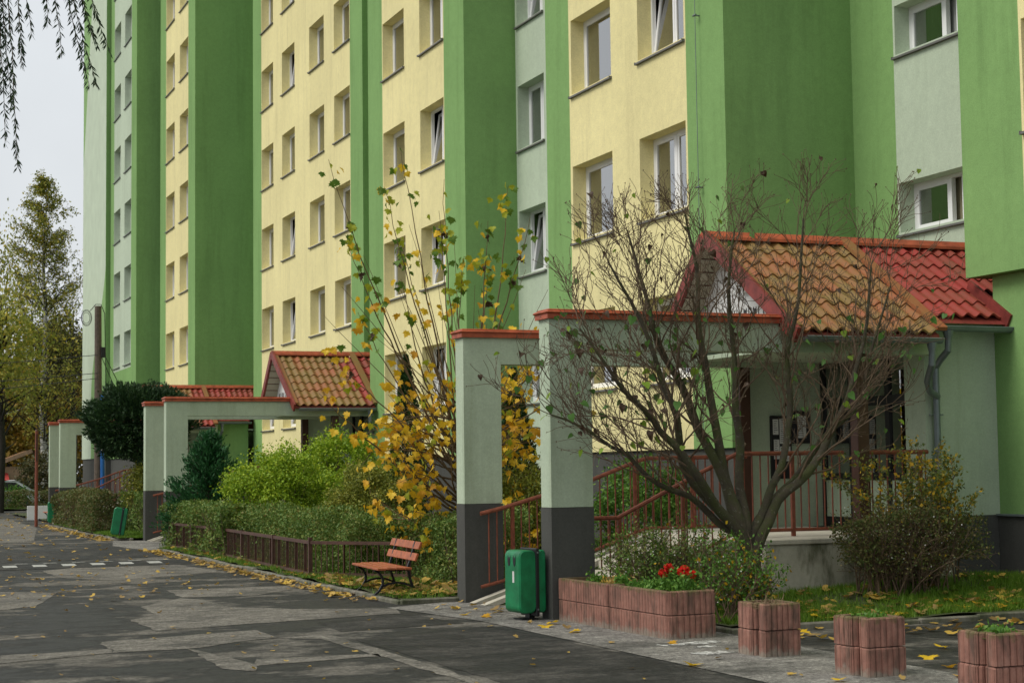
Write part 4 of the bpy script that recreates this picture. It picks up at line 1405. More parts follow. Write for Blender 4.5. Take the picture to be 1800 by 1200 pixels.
for i, tip in enumerate(shoots):
    s0 = np.array([9.15 + r.normal() * .12, 24.9 + r.normal() * .1, r.uniform(1.0, 2.3)])
    tip = np.array(tip); mid = s0 * .5 + tip * .5 + np.array([(s0[0] - tip[0]) * .0 + .18 * np.sign(s0[0] - tip[0]) * -0.6, 0, -.05]) + r.normal(size=3) * .08
    t = np.linspace(0, 1, 16)[:, None]
    q = (1 - t) ** 2 * s0 + 2 * t * (1 - t) * mid + t * t * tip + r.normal(size=(16, 3)) * .012
    thick.append((q, np.linspace(.021, .0035, 16)))
    cl = [min(.99, max(.3, v)) for v in (r.uniform(.93, .99), r.uniform(.76, .92), r.uniform(.6, .78), r.uniform(.4, .62))]
    for k in range(int(r.integers(18, 30))):
        tt = cl[r.choice(4, p=[.32, .30, .23, .15])] + r.normal() * .022
        tt = min(max(tt, .2), .995)
        a = tt * 15; j = int(a); p = q[j] + (q[min(j + 1, 15)] - q[j]) * (a - j) + r.normal(size=3) * .08
        z = p[2]
        if z > 4.4: c = r.choice(['green', 'green', 'lime', 'lime', 'yellow'])
        elif z > 3.6: c = r.choice(['lime', 'yellow', 'yellow', 'orange', 'green'])
        else: c = r.choice(['yellow', 'yellow', 'yellow', 'orange', 'lime'])
        if r.uniform() < .03: c = 'dry'
        leaves.append((p, c, r.uniform(.080, .125)))
for i in range(26):                                           # thin leafless shoots
    s0 = np.array([9.15 + r.normal() * .15, 24.9 + r.normal() * .12, r.uniform(1.2, 2.6)])
    q, dd = wander(s0, (r.normal() * .42 - .12, r.normal() * .2, 1), r.uniform(1.6, 3.4), 10, .03, .0, r)
    thick.append((q, np.linspace(.012, .003, 10)))
for i in range(66):                                           # low spreading branches with the big golden leaves
    s0 = np.array([9.18, 24.9, r.uniform(.5, 2.6)])
    a = r.uniform(0, 2 * np.pi); d = np.array([math.cos(a) * 1.0 - .32, math.sin(a) * .7, r.uniform(-.05, .75)])
    q, dd = wander(s0, d, r.uniform(.8, 1.75), 9, .12, .03, r)
    thick.append((q, np.linspace(.022, .004, 9)))
    for j in range(3, 9):
        q2, d2 = wander(q[j], side_dir(q[j] - q[j - 1], .7, r), r.uniform(.2, .5), 5, .15, .03, r)
        thick.append((q2, np.linspace(.006, .0025, 5)))
        for k in range(int(r.integers(1, 4))):
            leaves.append((q2[-1] + r.normal(size=3) * .07, r.choice(['yellow', 'yellow', 'yellow', 'yellow', 'orange', 'lime']), r.uniform(.08, .125)))
polytubes(thick, 'stems', M['maple_twig'], map_t)
leaves.sort(key=lambda a: -a[2] - (0.05 if a[0][2] > 3.8 else 0))
for p, c, s in leaves[:296]:
    put_leaf(mpl[c], p, s, map_t, -115, -35, r)
rest = leaves[296:]
if rest:
    by = MB(); slot = []
    for p, c, sz in rest:
        me = mpl[c]
        mt = Matrix.Translation(p) @ Euler((R(r.uniform(-115, -35)), R(r.uniform(-30, 30)), r.uniform(0, 6.28)), 'XYZ').to_matrix().to_4x4() @ Matrix.Scale(sz, 4)
        by.add([mt @ v.co for v in me.vertices], [tuple(pp.vertices) for pp in me.polygons])
        slot += [list(mpl).index(c)] * len(me.polygons)
    o = by.build('small_leaves', None, map_t); o['kind'] = 'stuff'
    for k in mpl: o.data.materials.append(mpl[k].materials[0])
    o.data.polygons.foreach_set('material_index', slot)

# ------------------------------------------------------------------ thin shrubs at the entrance and planters
def wiry(name, label, cx, cy, w, dpt, h, nst, mat, leafn, size, seed, gold=0, berries=0, top=None, zmin=0.0):
    r = np.random.default_rng(seed)
    z0 = lawn_z(cx, cy)
    s = thing(name, label, 'shrub', (cx, cy, z0))
    pl = []; tips = []
    for i in range(nst):
        p = (cx + r.uniform(-.5, .5) * w * .75, cy + r.uniform(-.5, .5) * dpt * .7, z0 - .02)
        hh = h * r.uniform(.7, 1.05)
        q, d = wander(p, (r.normal() * .28, r.normal() * .28, 1), hh, 9, .09, .02, r)
        pl.append((q, np.linspace(.011, .003, 9)))
        for j in range(2, 9):
            for rep in range(2):
                q2, _ = wander(q[j], side_dir(q[j] - q[j - 1], r.uniform(.4, 1.0), r), r.uniform(.12, .42), 5, .18, .03, r)
                pl.append((q2, np.linspace(.0045, .0018, 5))); tips += [q2[-1], q2[3], q2[2]]
    polytubes(pl, 'stems', M['twig'], s)
    tips = np.array(tips); tips = tips[tips[:, 2] > zmin]
    P = tips[r.integers(0, len(tips), leafn)] + r.normal(size=(leafn, 3)) * .035
    if top: P = np.concatenate([P, box_points(top[-1], *top[:-1], .10, r)])
    leaf_obj('foliage', P, size, M[mat], s, .6, r=r)
    if gold:
        P = tips[r.integers(0, len(tips), gold)] + r.normal(size=(gold, 3)) * .03
        leaf_obj('yellow_leaves', P, size * 1.25, M['l_gold'], s, .75, r=r)
    if berries:
        mb = MB()
        for p in tips[r.choice(len(tips), berries, replace=False)]:
            x, y, z = p; b = .0105
            mb.add([(x - b, y, z), (x + b, y, z), (x, y - b, z), (x, y + b, z), (x, y, z - b), (x, y, z + b)],
                   [(0, 2, 5), (2, 1, 5), (1, 3, 5), (3, 0, 5), (2, 0, 4), (1, 2, 4), (3, 1, 4), (0, 3, 4)])
        mb.build('berries', M['l_berry'], s)['kind'] = 'stuff'
    return s


wiry('snowberry_shrub', 'brown wiry snowberry bush with white berries before the landing', 11.75, 17.05, 1.5, .55, .90, 80, 'l_hedge_brown', 6000, .034, 1, 50, 130, zmin=.45, top=(11.0, 12.75, 16.75, 17.30, .60, 1.16, 9000))
wiry('forsythia_shrub', 'tall loose shrub with yellow leaves beside the downpipe wall', 12.45, 17.45, 1.2, .4, 1.5, 17, 'l_rose', 4200, .048, 2, 520, 0, zmin=1.0)
wiry('snowberry_shrub', 'low snowberry bush behind the long planter under the handrail', 9.15, 17.75, 1.45, .5, .82, 60, 'l_hedge', 11000, .036, 3, 60, 110)
wiry('forsythia_shrub', 'small bush with bright yellow flowers at the foot of lilac', 9.42, 16.75, .26, .3, .60, 11, 'l_mid', 1700, .045, 4, 300, 0)
wiry('snowberry_shrub', 'thin berry twigs beside the right edge of long planter', 8.98, 16.3, .35, .5, .8, 12, 'l_mid', 1300, .04, 5, 60, 20)

# ------------------------------------------------------------------ street furniture
def rounded_ring(mb, outline, inner, z0, z1, b=0.012):
    n = len(outline)

    def lay(o, z, sft=0.0): return [(x, y, z) for x, y in o]
    cx = sum(p[0] for p in outline) / n; cy = sum(p[1] for p in outline) / n

    def shrink(o, k): return [(x - (x - cx) / math.hypot(x - cx, y - cy) * k, y - (y - cy) / math.hypot(x - cx, y - cy) * k) for x, y in o]
    L = [lay(outline, z0), lay(outline, z1 - b), lay(shrink(outline, b), z1), lay(inner, z1), lay(inner, z1 - 0.16)]
    vs = [p for l in L for p in l]; fs = []
    for k in range(len(L) - 1):
        for i in range(n):
            fs.append((k * n + i, k * n + (i + 1) % n, (k + 1) * n + (i + 1) % n, (k + 1) * n + i))
    mb.add(vs, fs)


def ribbed(corners, pitch=0.062, depth=0.013, wall=0.055):
    """corrugated outline following a closed polygon, and the plain inner outline"""
    out = []; inn = []
    n = len(corners)
    cx = sum(p[0] for p in corners) / n; cy = sum(p[1] for p in corners) / n
    for i in range(n):
        p = corners[i]; q = corners[(i + 1) % n]
        L = math.dist(p, q); m = max(1, round(L / pitch))
        nx, ny = (q[1] - p[1]) / L, -(q[0] - p[0]) / L
        for k in range(m):
            for f, dd in ((0.0, -depth * random.uniform(.5, 1.1)), (0.12, 0.0), (0.5, depth * random.uniform(.1, .45)), (0.88, 0.0)):
                t = (k + f) / m
                x = p[0] + (q[0] - p[0]) * t; y = p[1] + (q[1] - p[1]) * t
                out.append((x + nx * dd, y + ny * dd))
                inn.append((x - nx * wall, y - ny * wall))
    return out, inn


def arc_corners(poly, rad, n=4):
    out = []
    N = len(poly)
    for i in range(N):
        a = Vector(poly[i - 1]); b = Vector(poly[i]); c = Vector(poly[(i + 1) % N])
        u = (a - b).normalized(); v = (c - b).normalized()
        for k in range(n + 1):
            t = k / n
            p = (b + u * rad) * (1 - t) ** 2 + b * 2 * t * (1 - t) + (b + v * rad) * t * t
            out.append((p.x, p.y))
    return out


def planter(label, loc, rz, rings, h=0.25, courses=2, group='pink ribbed concrete planters', plants=None):
    t = thing('planter', label, 'planter', loc, rz, group)
    for k in range(courses):
        for pi, poly in enumerate(rings):
            j = (random.uniform(-.006, .006), random.uniform(-.006, .006))
            o, i = ribbed([(x + j[0], y + j[1]) for x, y in poly])
            mb = MB(); rounded_ring(mb, o, i, h * k + .004, h * (k + 1) - 0.004)
            mb.build('ring_block', M['brick_red'], t, local=True)
            if k == courses - 1:
                mb = MB(); mb.add([(x, y, h * courses - .05 + random.uniform(-.01, .01)) for x, y in i], [tuple(range(len(i)))]); mb.build('soil', M['moss'], t, local=True)
    return t


LONG = [arc_corners([(0, 0), (0.56, 0), (0.56, 1.33), (0, 1.33)], .05), arc_corners([(0, 1.34), (0.56, 1.34), (0.56, 2.62), (0, 2.62)], .05)]
pl_long = planter('long pink ribbed planter with red flowers beside the green bin', (7.90, 15.56, 0.0), R(1.8), LONG, 0.245)
SMALL = [arc_corners([(0.015, -0.03), (0.41, -0.02), (0.40, 0.42), (0.0, 0.43), (-0.01, 0.17), (0.075, 0.13), (0.03, 0.10)], .022, 2)]
planter('pink ribbed planter with dry twigs, smallest of the three', (7.92, 13.74, 0.0), R(0), SMALL, 0.245)
planter('pink ribbed planter in the middle of the three, grass on top', (7.90, 12.05, 0.0), R(2), SMALL, 0.245)
planter('pink ribbed planter in the bottom right corner of the picture', (7.97, 10.50, 0.0), R(-3), SMALL, 0.245)


def tuft(name, label, cx, cy, z, w, n, size, mat, h, cat, seed, extra=None):
    r = np.random.default_rng(seed)
    s = thing(name, label, cat, (cx, cy, z))
    P = np.stack([cx + r.uniform(-w[0], w[0], n), cy + r.uniform(-w[1], w[1], n), z + np.abs(r.normal(size=n)) * h], 1)
    leaf_obj('foliage', P, size, M[mat], s, .5, up_bias=.7, r=r)
    return s


g = tuft('geranium_plant', 'red flowering geranium in the long planter', 8.22, 15.95, .47, (.18, .28), 900, .05, 'l_mid', .09, 'flower', 3)
r = np.random.default_rng(9)
for i, (fx, fy, fz) in enumerate([(8.13, 15.98, .70), (8.22, 15.86, .66), (8.30, 15.80, .63), (8.10, 16.05, .64), (8.27, 15.90, .68)]):
    P = np.array([fx, fy, fz]) + rand_unit(60, r) * np.array([.045, .045, .035])
    leaf_obj('flower_head', P, .04, M['geranium'], g, .8, r=r)
    mb = MB(); mb.tube([(fx, fy, .45), (fx, fy, fz)], .004, 5); mb.build('flower_stalk', M['l_mid'], g)
tuft('creeping_plant', 'low grey green plant trailing in the front of long planter', 8.18, 16.45, .46, (.2, .3), 1500, .045, 'l_mid', .035, 'plant', 4)
tuft('weed', 'small green weed at the bin end of long planter', 8.12, 17.75, .45, (.09, .12), 220, .05, 'l_mid', .05, 'plant', 5)
tuft('weed', 'leafy green weed in the middle of long planter', 8.05, 16.95, .45, (.06, .08), 240, .055, 'l_mid', .07, 'plant', 6)
tuft('dry_plant', 'dry tan plant remains in the far half of long planter', 8.2, 17.35, .45, (.15, .2), 420, .04, 'l_litter', .04, 'plant', 7)
tuft('weed', 'green grass tuft on the middle small planter', 8.12, 12.25, .44, (.13, .13), 500, .04, 'l_mid', .03, 'plant', 8)
tuft('weed', 'green weeds on the planter in the bottom right corner', 8.18, 10.68, .44, (.12, .1), 300, .05, 'l_mid', .04, 'plant', 10)
dp = thing('dry_plant', 'bundle of dry tan twigs in the smallest planter', 'plant', (8.14, 13.95, .44))
pls = []
for i in range(60):
    q, _ = wander((8.14 + r.normal() * .09, 13.95 + r.normal() * .09, .43), (r.normal() * .8, r.normal() * .8, .6), r.uniform(.06, .2), 4, .2, 0, r); pls.append((q, np.linspace(.0035, .0018, 4)))
M['dry'] = plain('dry_stalk', (0.26, 0.18, 0.11), .9, .2)
polytubes(pls, 'twigs', M['dry'], dp)


# litter bins
def rr_profile(w, h, rad, n=5):
    pts = []
    for cx, cz, a0 in ((w / 2 - rad, h - rad, 0), (-w / 2 + rad, h - rad, 90), (-w / 2 + rad, rad, 180), (w / 2 - rad, rad, 270)):
        for k in range(n + 1):
            a = R(a0 + 90 * k / n); pts.append((cx + rad * math.cos(a), cz + rad * math.sin(a)))
    return pts


def litter_bin(label, loc, rz, tilt=0.0):
    t = thing('litter_bin', label, 'bin', loc, rz, 'green litter bins')
    t.rotation_euler = (0, R(tilt), rz)
    DZB = -.18
    D = 0.175

    def shell(x0, x1, name, rad, holes=False):
        w = x1 - x0; cx = (x0 + x1) / 2
        prof = [(cx + px, 0.08 + pz) for px, pz in rr_profile(w, 0.72, rad)]
        n = len(prof); vs = []; fs = []
        for y, s in ((-D, .93), (-D + .018, 1), (D - .018, 1), (D, .93)):
            for px, pz in prof:
                vs.append((cx + (px - cx) * (s if s == 1 else 1 - .035 / w), y, .44 + (pz - .44) * (s if s == 1 else .965)))
        for k in range(3):
            for i in range(n):
                fs.append((k * n + i, k * n + (i + 1) % n, (k + 1) * n + (i + 1) % n, (k + 1) * n + i))
        fs.append(tuple(range(n))); fs.append(tuple(range(4 * n - 1, 3 * n - 1, -1)))
        mb = MB(); mb.add(vs, fs)
        return mb.build(name, M['bin'], t, local=True)
    body = shell(-0.17, 0.06, 'body', .075)
    shell(0.075, 0.19, 'rear_shell', .05)
    mb = MB(); mb.box(0.045, 0.09, -D - .012, D + .012, .04, .82, .01); mb.build('strap', M['black'], t, local=True)
    def front_x(z, o):
        if z <= .715: return -.17 - o
        return -.17 + .085 - math.sqrt(max(0, .085 ** 2 - (z - .715) ** 2)) - o
    for yy_ in (-.062, .062):
        mb = MB(); n = 16
        pts = [(yy_ + .030 * math.cos(2 * math.pi * k / n), .700 + .085 * math.sin(2 * math.pi * k / n)) for k in range(n)]
        vs = [(front_x(z, .004), y, z) for y, z in pts] + [(front_x(z, -.02), y, z) for y, z in pts] + [(front_x(.700, .004), yy_, .700), (front_x(.745, .004), yy_, .745)]
        mb.add(vs, [(k, (k + 1) % n, 2 * n + (1 if 1 < k < 6 else 0)) for k in range(n)] + [(k, n + k, n + (k + 1) % n, (k + 1) % n) for k in range(n)])
        mb.build('opening', M['black'], body, local=True)
    mb = MB(); mb.box(-0.1725, -0.1695, -.055, -.015, .43, .56); st = mb.build('sticker', M['paper'], body, local=True)
    mb = MB(); mb.box(0.03, 0.10, -.05, .05, -.02, .09).box(-0.10, 0.12, -.10, .10, 0.004, .018); mb.build('stand', M['black'], t, local=True)
    for z in (.77, .12):
        mb = MB(); mb.tube([(0.068, -D - .016, z), (0.068, -D - .006, z)], .011, 8); mb.build('rivet', M['zinc'], t, local=True)
    return t


litter_bin('green litter bin standing between the two nearest pillars', (7.52, 18.46, 0.006), R(8))
litter_bin('tilted green litter bin on the grass beside the middle pillars', (7.12, 46.1, 0.05), R(-10), 9)
litter_bin('farthest green litter bin half hidden by the clipped hedge', (7.25, 61.0, 0.0), R(-5))


# benches
def bench(label, loc, rz):
    t = thing('bench', label, 'bench', loc, rz, 'orange slatted benches')
    t.scale = (1, 1, .85)
    Lh = 0.80
    for i, (x, z, w, a) in enumerate([(-0.30, .425, .115, 2), (-0.175, .43, .115, 2), (-0.05, .43, .115, 2), (0.07, .425, .10, 4)]):
        mb = MB(); mt = Matrix.Translation((x, 0, z)) @ Matrix.Rotation(R(a), 4, 'Y')
        mb.box(-w / 2, w / 2, -Lh, Lh, -.018, .018, .006, mt); mb.build('seat_slat', M['bench_wood'], t, local=True)
    for x, z in ((0.185, .60), (0.235, .78)):
        mb = MB(); mt = Matrix.Translation((x, 0, z)) @ Matrix.Rotation(R(-72), 4, 'Y')
        mb.box(-.062, .062, -Lh, Lh, -.018, .018, .006, mt); mb.build('back_slat', M['bench_wood'], t, local=True)
    for y in (-0.52, 0.52):
        mb = MB()

        def strip(pts, w=.042, th=.03):
            for p, q in zip(pts[:-1], pts[1:]): mb.bar((p[0], y, p[1]), (q[0], y, q[1]), w, th, (0, 0, 1) if abs(p[0] - q[0]) > abs(p[1] - q[1]) else (1, 0, 0))
        strip([(-.33, .40), (-.26, .34), (-.22, .26), (-.22, .17), (-.27, .07), (-.34, 0)])
        strip([(.13, .40), (.15, .28), (.19, .14), (.27, 0)])
        strip([(-.34, .397), (.12, .395)])
        strip([(.12, .40), (.16, .52), (.245, .84)])
        strip([(-.24, .13), (-.15, .175), (-.04, .195), (.07, .18), (.17, .135), (.22, .08)])
        mb.build('leg_frame', M['black'], t, local=True)
    return t


bench('orange slatted bench on black iron legs beside the nearest pillar', (7.28, 22.85, 0.055), R(-4))
bench('distant bench end poking out from behind the far hedge', (7.75, 64.4, 0.0), R(0))

# low brown fence
fen = thing('low_fence', 'low brown metal fence in front of the hedge', 'fence', (7.12, 26.4, 0.05))
FP = [(7.10, 38.3), (7.28, 34.3), (7.10, 26.40), (8.27, 25.0)]
bar_me = MB(); bar_me.box(-.006, .006, -.006, .006, 0, .50); bar_me = bar_me.mesh('bar'); bar_me.materials.append(M['brown_metal'])
flat_me = MB(); flat_me.box(-.006, .006, -.022, .022, 0, .50); flat_me = flat_me.mesh('flat_bar'); flat_me.materials.append(M['brown_metal'])
for si, (a, b) in enumerate(zip(FP[:-1], FP[1:])):
    za, zb = .12, .12
    for z, w, h, nm in ((.62, .05, .05, 'top_rail'), (.13, .04, .045, 'bottom_rail')):
        mb = MB(); mb.bar((*a, z), (*b, z), w, h); mb.build(nm, M['brown_metal'], fen)
    L = math.dist(a, b); n = int(L / .105)
    for k in range(1, n):
        t = k / n
        o = link('flat_bar' if k % 6 == 0 else 'bar', flat_me if k % 6 == 0 else bar_me, fen)
        o.location = Vector((a[0] + (b[0] - a[0]) * t, a[1] + (b[1] - a[1]) * t, .12)) - ORG[fen]
        o.rotation_euler = (0, 0, math.atan2(b[1] - a[1], b[0] - a[0]))
for p in FP + [(7.22, 31.7), (7.15, 29.0), (7.19, 36.3)]:
    mb = MB(); mb.box(p[0] - .03, p[0] + .03, p[1] - .03, p[1] + .03, -.02, .70 if p == (7.10, 26.40) else .66); mb.build('post', M['brown_metal'], fen)

# speed hump with two rows of white blocks
hump = thing('speed_hump', 'speed hump with two rows of white painted blocks', 'speed bump', (4.5, 33.6, 0))
mb = MB(); n = 8; vs = []
for x in (-2.0, 6.5):
    for i in range(n + 1): vs.append((x, 32.7 + 1.9 * i / n, .006 + .045 * math.sin(math.pi * i / n)))
mb.add(vs, [(i, n + 1 + i, n + 2 + i, i + 1) for i in range(n)])
hm = mb.build('hump', M['dark_patch'], hump, smooth=True)
for k in range(-6, 7):
    for (ox, ya, yb) in ((0.0, 33.0, 33.38), (0.27, 33.75, 34.12)):
        x = 3.05 + .535 * k + ox
        if x > 6.1: continue

        def hz(y): return .012 + .045 * math.sin(math.pi * (y - 32.7) / 1.9)
        mb = MB(); mb.add([(x, ya, hz(ya)), (x + .25, ya, hz(ya)), (x + .25, (ya + yb) / 2, hz((ya + yb) / 2)), (x + .25, yb, hz(yb)), (x, yb, hz(yb)), (x, (ya + yb) / 2, hz((ya + yb) / 2))], [(0, 1, 2, 5), (5, 2, 3, 4)])
        mb.build('marking', M['paint'], hump)

# rusty pole, white board, wooden pole
sp = thing('rusty_pole', 'thin rusty pole standing at the far road edge', 'pole', (6.52, 59.4, 0))
mb = MB(); mb.tube([(6.52, 59.4, -.05), (6.52, 59.4, 3.2)], .055, 10); mb.build('shaft', M['rail'], sp)
mb = MB(); mb.tube([(6.52, 59.4, 3.2), (6.52, 59.4, 3.26)], [.06, .03], 10); mb.build('cap', M['brown_metal'], sp)
mb = MB(); mb.box(6.49, 6.55, 59.33, 59.37, 2.2, 3.1); mb.build('sign_edge', M['brown_post'], sp)
wb = thing('white_board', 'white board leaning at the far road edge', 'board', (7.35, 67.0, 0))
mb = MB(); mb.box(7.02, 7.80, 66.98, 67.02, 0.02, .56, .006); mb.build('panel', M['white_plastic'], wb)
mb = MB(); mb.bar((7.1, 67.02, .5), (7.1, 67.3, 0), .03, .03).bar((7.7, 67.02, .5), (7.7, 67.3, 0), .03, .03); mb.build('strut', M['zinc'], wb)

up = thing('utility_pole', 'wooden utility pole with blue pipe and coiled cable', 'pole', (9.63, 67.0, 0))
mb = MB(); mb.tube([(9.66, 67, 0), (9.62, 67, 8.2)], [.16, .13], 12); mb.build('shaft', M['pole_wood'], up)
mb = MB(); mb.tube([(9.80, 66.85, 0), (9.78, 66.85, 4.75)], .085, 10); mb.build('blue_pipe', M['blue'], up)
for z in (.9, 2.6, 4.1):
    mb = MB(); mb.tube([(9.80, 66.85, z), (9.80, 66.85, z + .06)], .10, 10); mb.build('pipe_band', M['white_plastic'], up)
mb = MB()
for k, (rr_, oy) in enumerate(((.22, 0), (.17, .03), (.25, -.03))):
    pts = [(9.15 + rr_ * math.cos(a) * .8, 66.8 + oy, 7.72 + rr_ * 1.25 * math.sin(a)) for a in np.linspace(0, 2 * math.pi, 20)]
    mb.tube(pts, .010, 5)
mb.tube([(9.3, 66.8, 8.0), (9.5, 66.8, 8.25), (9.7, 66.8, 8.25), (9.85, 66.85, 7.9), (9.88, 66.85, 6.3), (9.92, 66.85, 4.7)], .016, 5)
mb.build('coiled_cable', M['black'], up)
mb = MB(); mb.box(9.72, 9.86, 66.78, 66.9, 6.2, 6.6, .01); mb.build('junction_box', M['black'], up)


def sag(p, q, s, n=14): return [tuple(np.array(p) * (1 - t) + np.array(q) * t - np.array([0, 0, s * 4 * t * (1 - t)])) for t in np.linspace(0, 1, n)]


for i, (p, q, s, lb) in enumerate([((9.6, 66.8, 6.3), (-14, 72, 5.9), .5, 'upper overhead wire from wooden pole to the left'), ((9.6, 66.8, 5.6), (-14, 71, 5.6), .6, 'middle overhead wire from wooden pole to the left'),
                                   ((9.6, 66.8, 5.4), (-14, 70, 4.4), .5, 'lowest overhead wire from wooden pole to the left'), ((9.72, 66.9, 6.6), (11.86, 72.3, 4.4), .08, 'cable from wooden pole down to the green wall'),
                                   ((9.72, 66.9, 6.3), (11.86, 73.4, 4.2), .1, 'lower cable from wooden pole down to the green wall')]):
    mb = MB(); mb.tube(sag(p, q, s), .016 if i > 2 else .013, 5); o = mb.build('overhead_wire', M['black']); tag(o, lb, 'wire', 'wires at the wooden pole')

# ------------------------------------------------------------------ far background on the left
def tree(name, label, x, y, h, crown_c, crown_r, n, mat, size, bark='dark_bark', k=90, cr=.5, seed=1, tr=.18, droop=0.0, group='trees beyond the far road', shell=.35):
    r = np.random.default_rng(seed)
    t = thing(name, label, 'tree', (x, y, 0), group=group)
    P = clump_points(n, crown_c, crown_r, k, cr, shell, 1.0 + droop * 1.6, r)
    d = None
    if droop:
        d = rand_unit(n, r) * .6 + np.array([0, 0, -1.0]); d /= np.linalg.norm(d, axis=1)[:, None]
    leaf_obj('crown', P, size, M[mat], t, .6, dirs=d, r=r)
    pl = [(np.array([[x, y, -.1], [x + .1, y, h * .3], [x - .05, y, h * .6], [x, y, h * .95]]), [tr, tr * .8, tr * .5, .03])]
    for i in range(26):
        z = h * r.uniform(.22, .8); a = r.uniform(0, 2 * math.pi)
        q, _ = wander((x, y, z), (math.cos(a), math.sin(a), .8), max(crown_r) * r.uniform(.4, .85), 8, .12, .05 - droop * .1, r)
        pl.append((q, np.linspace(tr * .3, .012, 8)))
    polytubes(pl, 'trunk', M[bark], t)
    return t


def birch(x, y, h, seed):
    r = np.random.default_rng(seed)
    t = thing('birch_tree', 'tall thinning birch with white trunk left of the block', 'tree', (x, y, 0))
    pl = [(np.array([[x + .08 * math.sin(z * .8), y, z] for z in np.linspace(-.1, h * .97, 14)]), np.linspace(.26, .025, 14))]
    P = []; D = []; tw = []
    for i in range(130):
        f = r.uniform(.14, .97); z = h * f
        a = r.uniform(0, 2 * math.pi)
        L = (6.0 * (1 - f) ** .8 + .3) * r.uniform(.6, 1.15)
        q, d = wander((x, y, z), (math.cos(a), math.sin(a), .95), L, 9, .10, -.02, r)
        tw.append((q, np.linspace(.05 * (1.1 - f), .012, 9)))
        for j in range(2, 9):
            for rep in range(3):
                q2, _ = wander(q[j] + r.normal(size=3) * .1, (r.normal() * .5, r.normal() * .5, .1), r.uniform(.5, 1.5) * (1.25 - f), 6, .12, -.45, r)
                tw.append((q2, np.linspace(.009, .004, 6)))
                m = int(r.integers(5, 11))
                tt = r.uniform(.1, 1, m)
                P.append(q2[0] + (q2[-1] - q2[0]) * tt[:, None] + r.normal(size=(m, 3)) * .10)
    polytubes(pl, 'trunk', M['birch'], t)
    polytubes(tw, 'branches', M['dark_bark'], t)
    P = np.concatenate(P)
    leaf_obj('crown', P, .15, M['l_birch'], t, .65, up_bias=-.5, r=r)


birch(11.35, 100.0, 19.0, 12)
tree('far_tree', 'leafy tree with dark trunk at the left edge', 7.35, 82.0, 10.5, (6.9, 82.0, 7.6), (2.6, 2.6, 2.6), 6000, 'l_birch', .20, seed=2, tr=.22, k=70, cr=.6)
tree('far_tree', 'golden autumn tree behind the white birch trunk', 11.0, 118.0, 9, (11.0, 118.0, 5.6), (4.2, 3.0, 4.0), 9000, 'l_autumn', .34, seed=3, k=90, cr=.7)
tree('far_tree', 'second birch top left of the tallest birch', 8.7, 106.0, 17, (8.6, 106.0, 11.0), (2.6, 2.6, 5.0), 4200, 'l_birch', .22, seed=6, bark='birch', k=120, cr=.55, droop=.6)
tree('far_tree', 'dark pine with flat boughs beside the end wall', 14.0, 108.0, 12.5, (13.8, 108.0, 9.6), (2.2, 2.0, 1.8), 5200, 'l_dark', .26, seed=7, k=40, cr=.45, tr=.24)
tree('far_tree', 'low golden trees between pine and end wall', 15.6, 124.0, 9, (15.4, 124.0, 6.0), (3.6, 3.0, 4.2), 7000, 'l_autumn', .36, seed=8, k=90, cr=.7)
tree('far_tree', 'dark undergrowth tree far behind the golden trees', 13.0, 134.0, 9, (13.0, 134.0, 5.0), (7.5, 3.0, 4.6), 12000, 'l_dark', .45, seed=9, k=110, cr=.9)
tree('far_tree', 'dull green tree outside the left edge', 3.0, 120.0, 14, (3.0, 120.0, 8.0), (5.0, 3.5, 6.0), 9000, 'l_birch', .42, seed=10, k=100, cr=.8)
shrub('round_shrub', 'dark evergreen bush behind the rusty pole', (10.9, 93.0, 1.55), (1.5, 1.0, 1.45), 6000, 'l_dark', .16, 60, .2, seed=31)
shrub('round_shrub', 'mossy green bush beyond the far road at the left', (8.2, 90.0, .7), (1.2, .6, .6), 2600, 'l_mid', .14, 30, .16, seed=32)


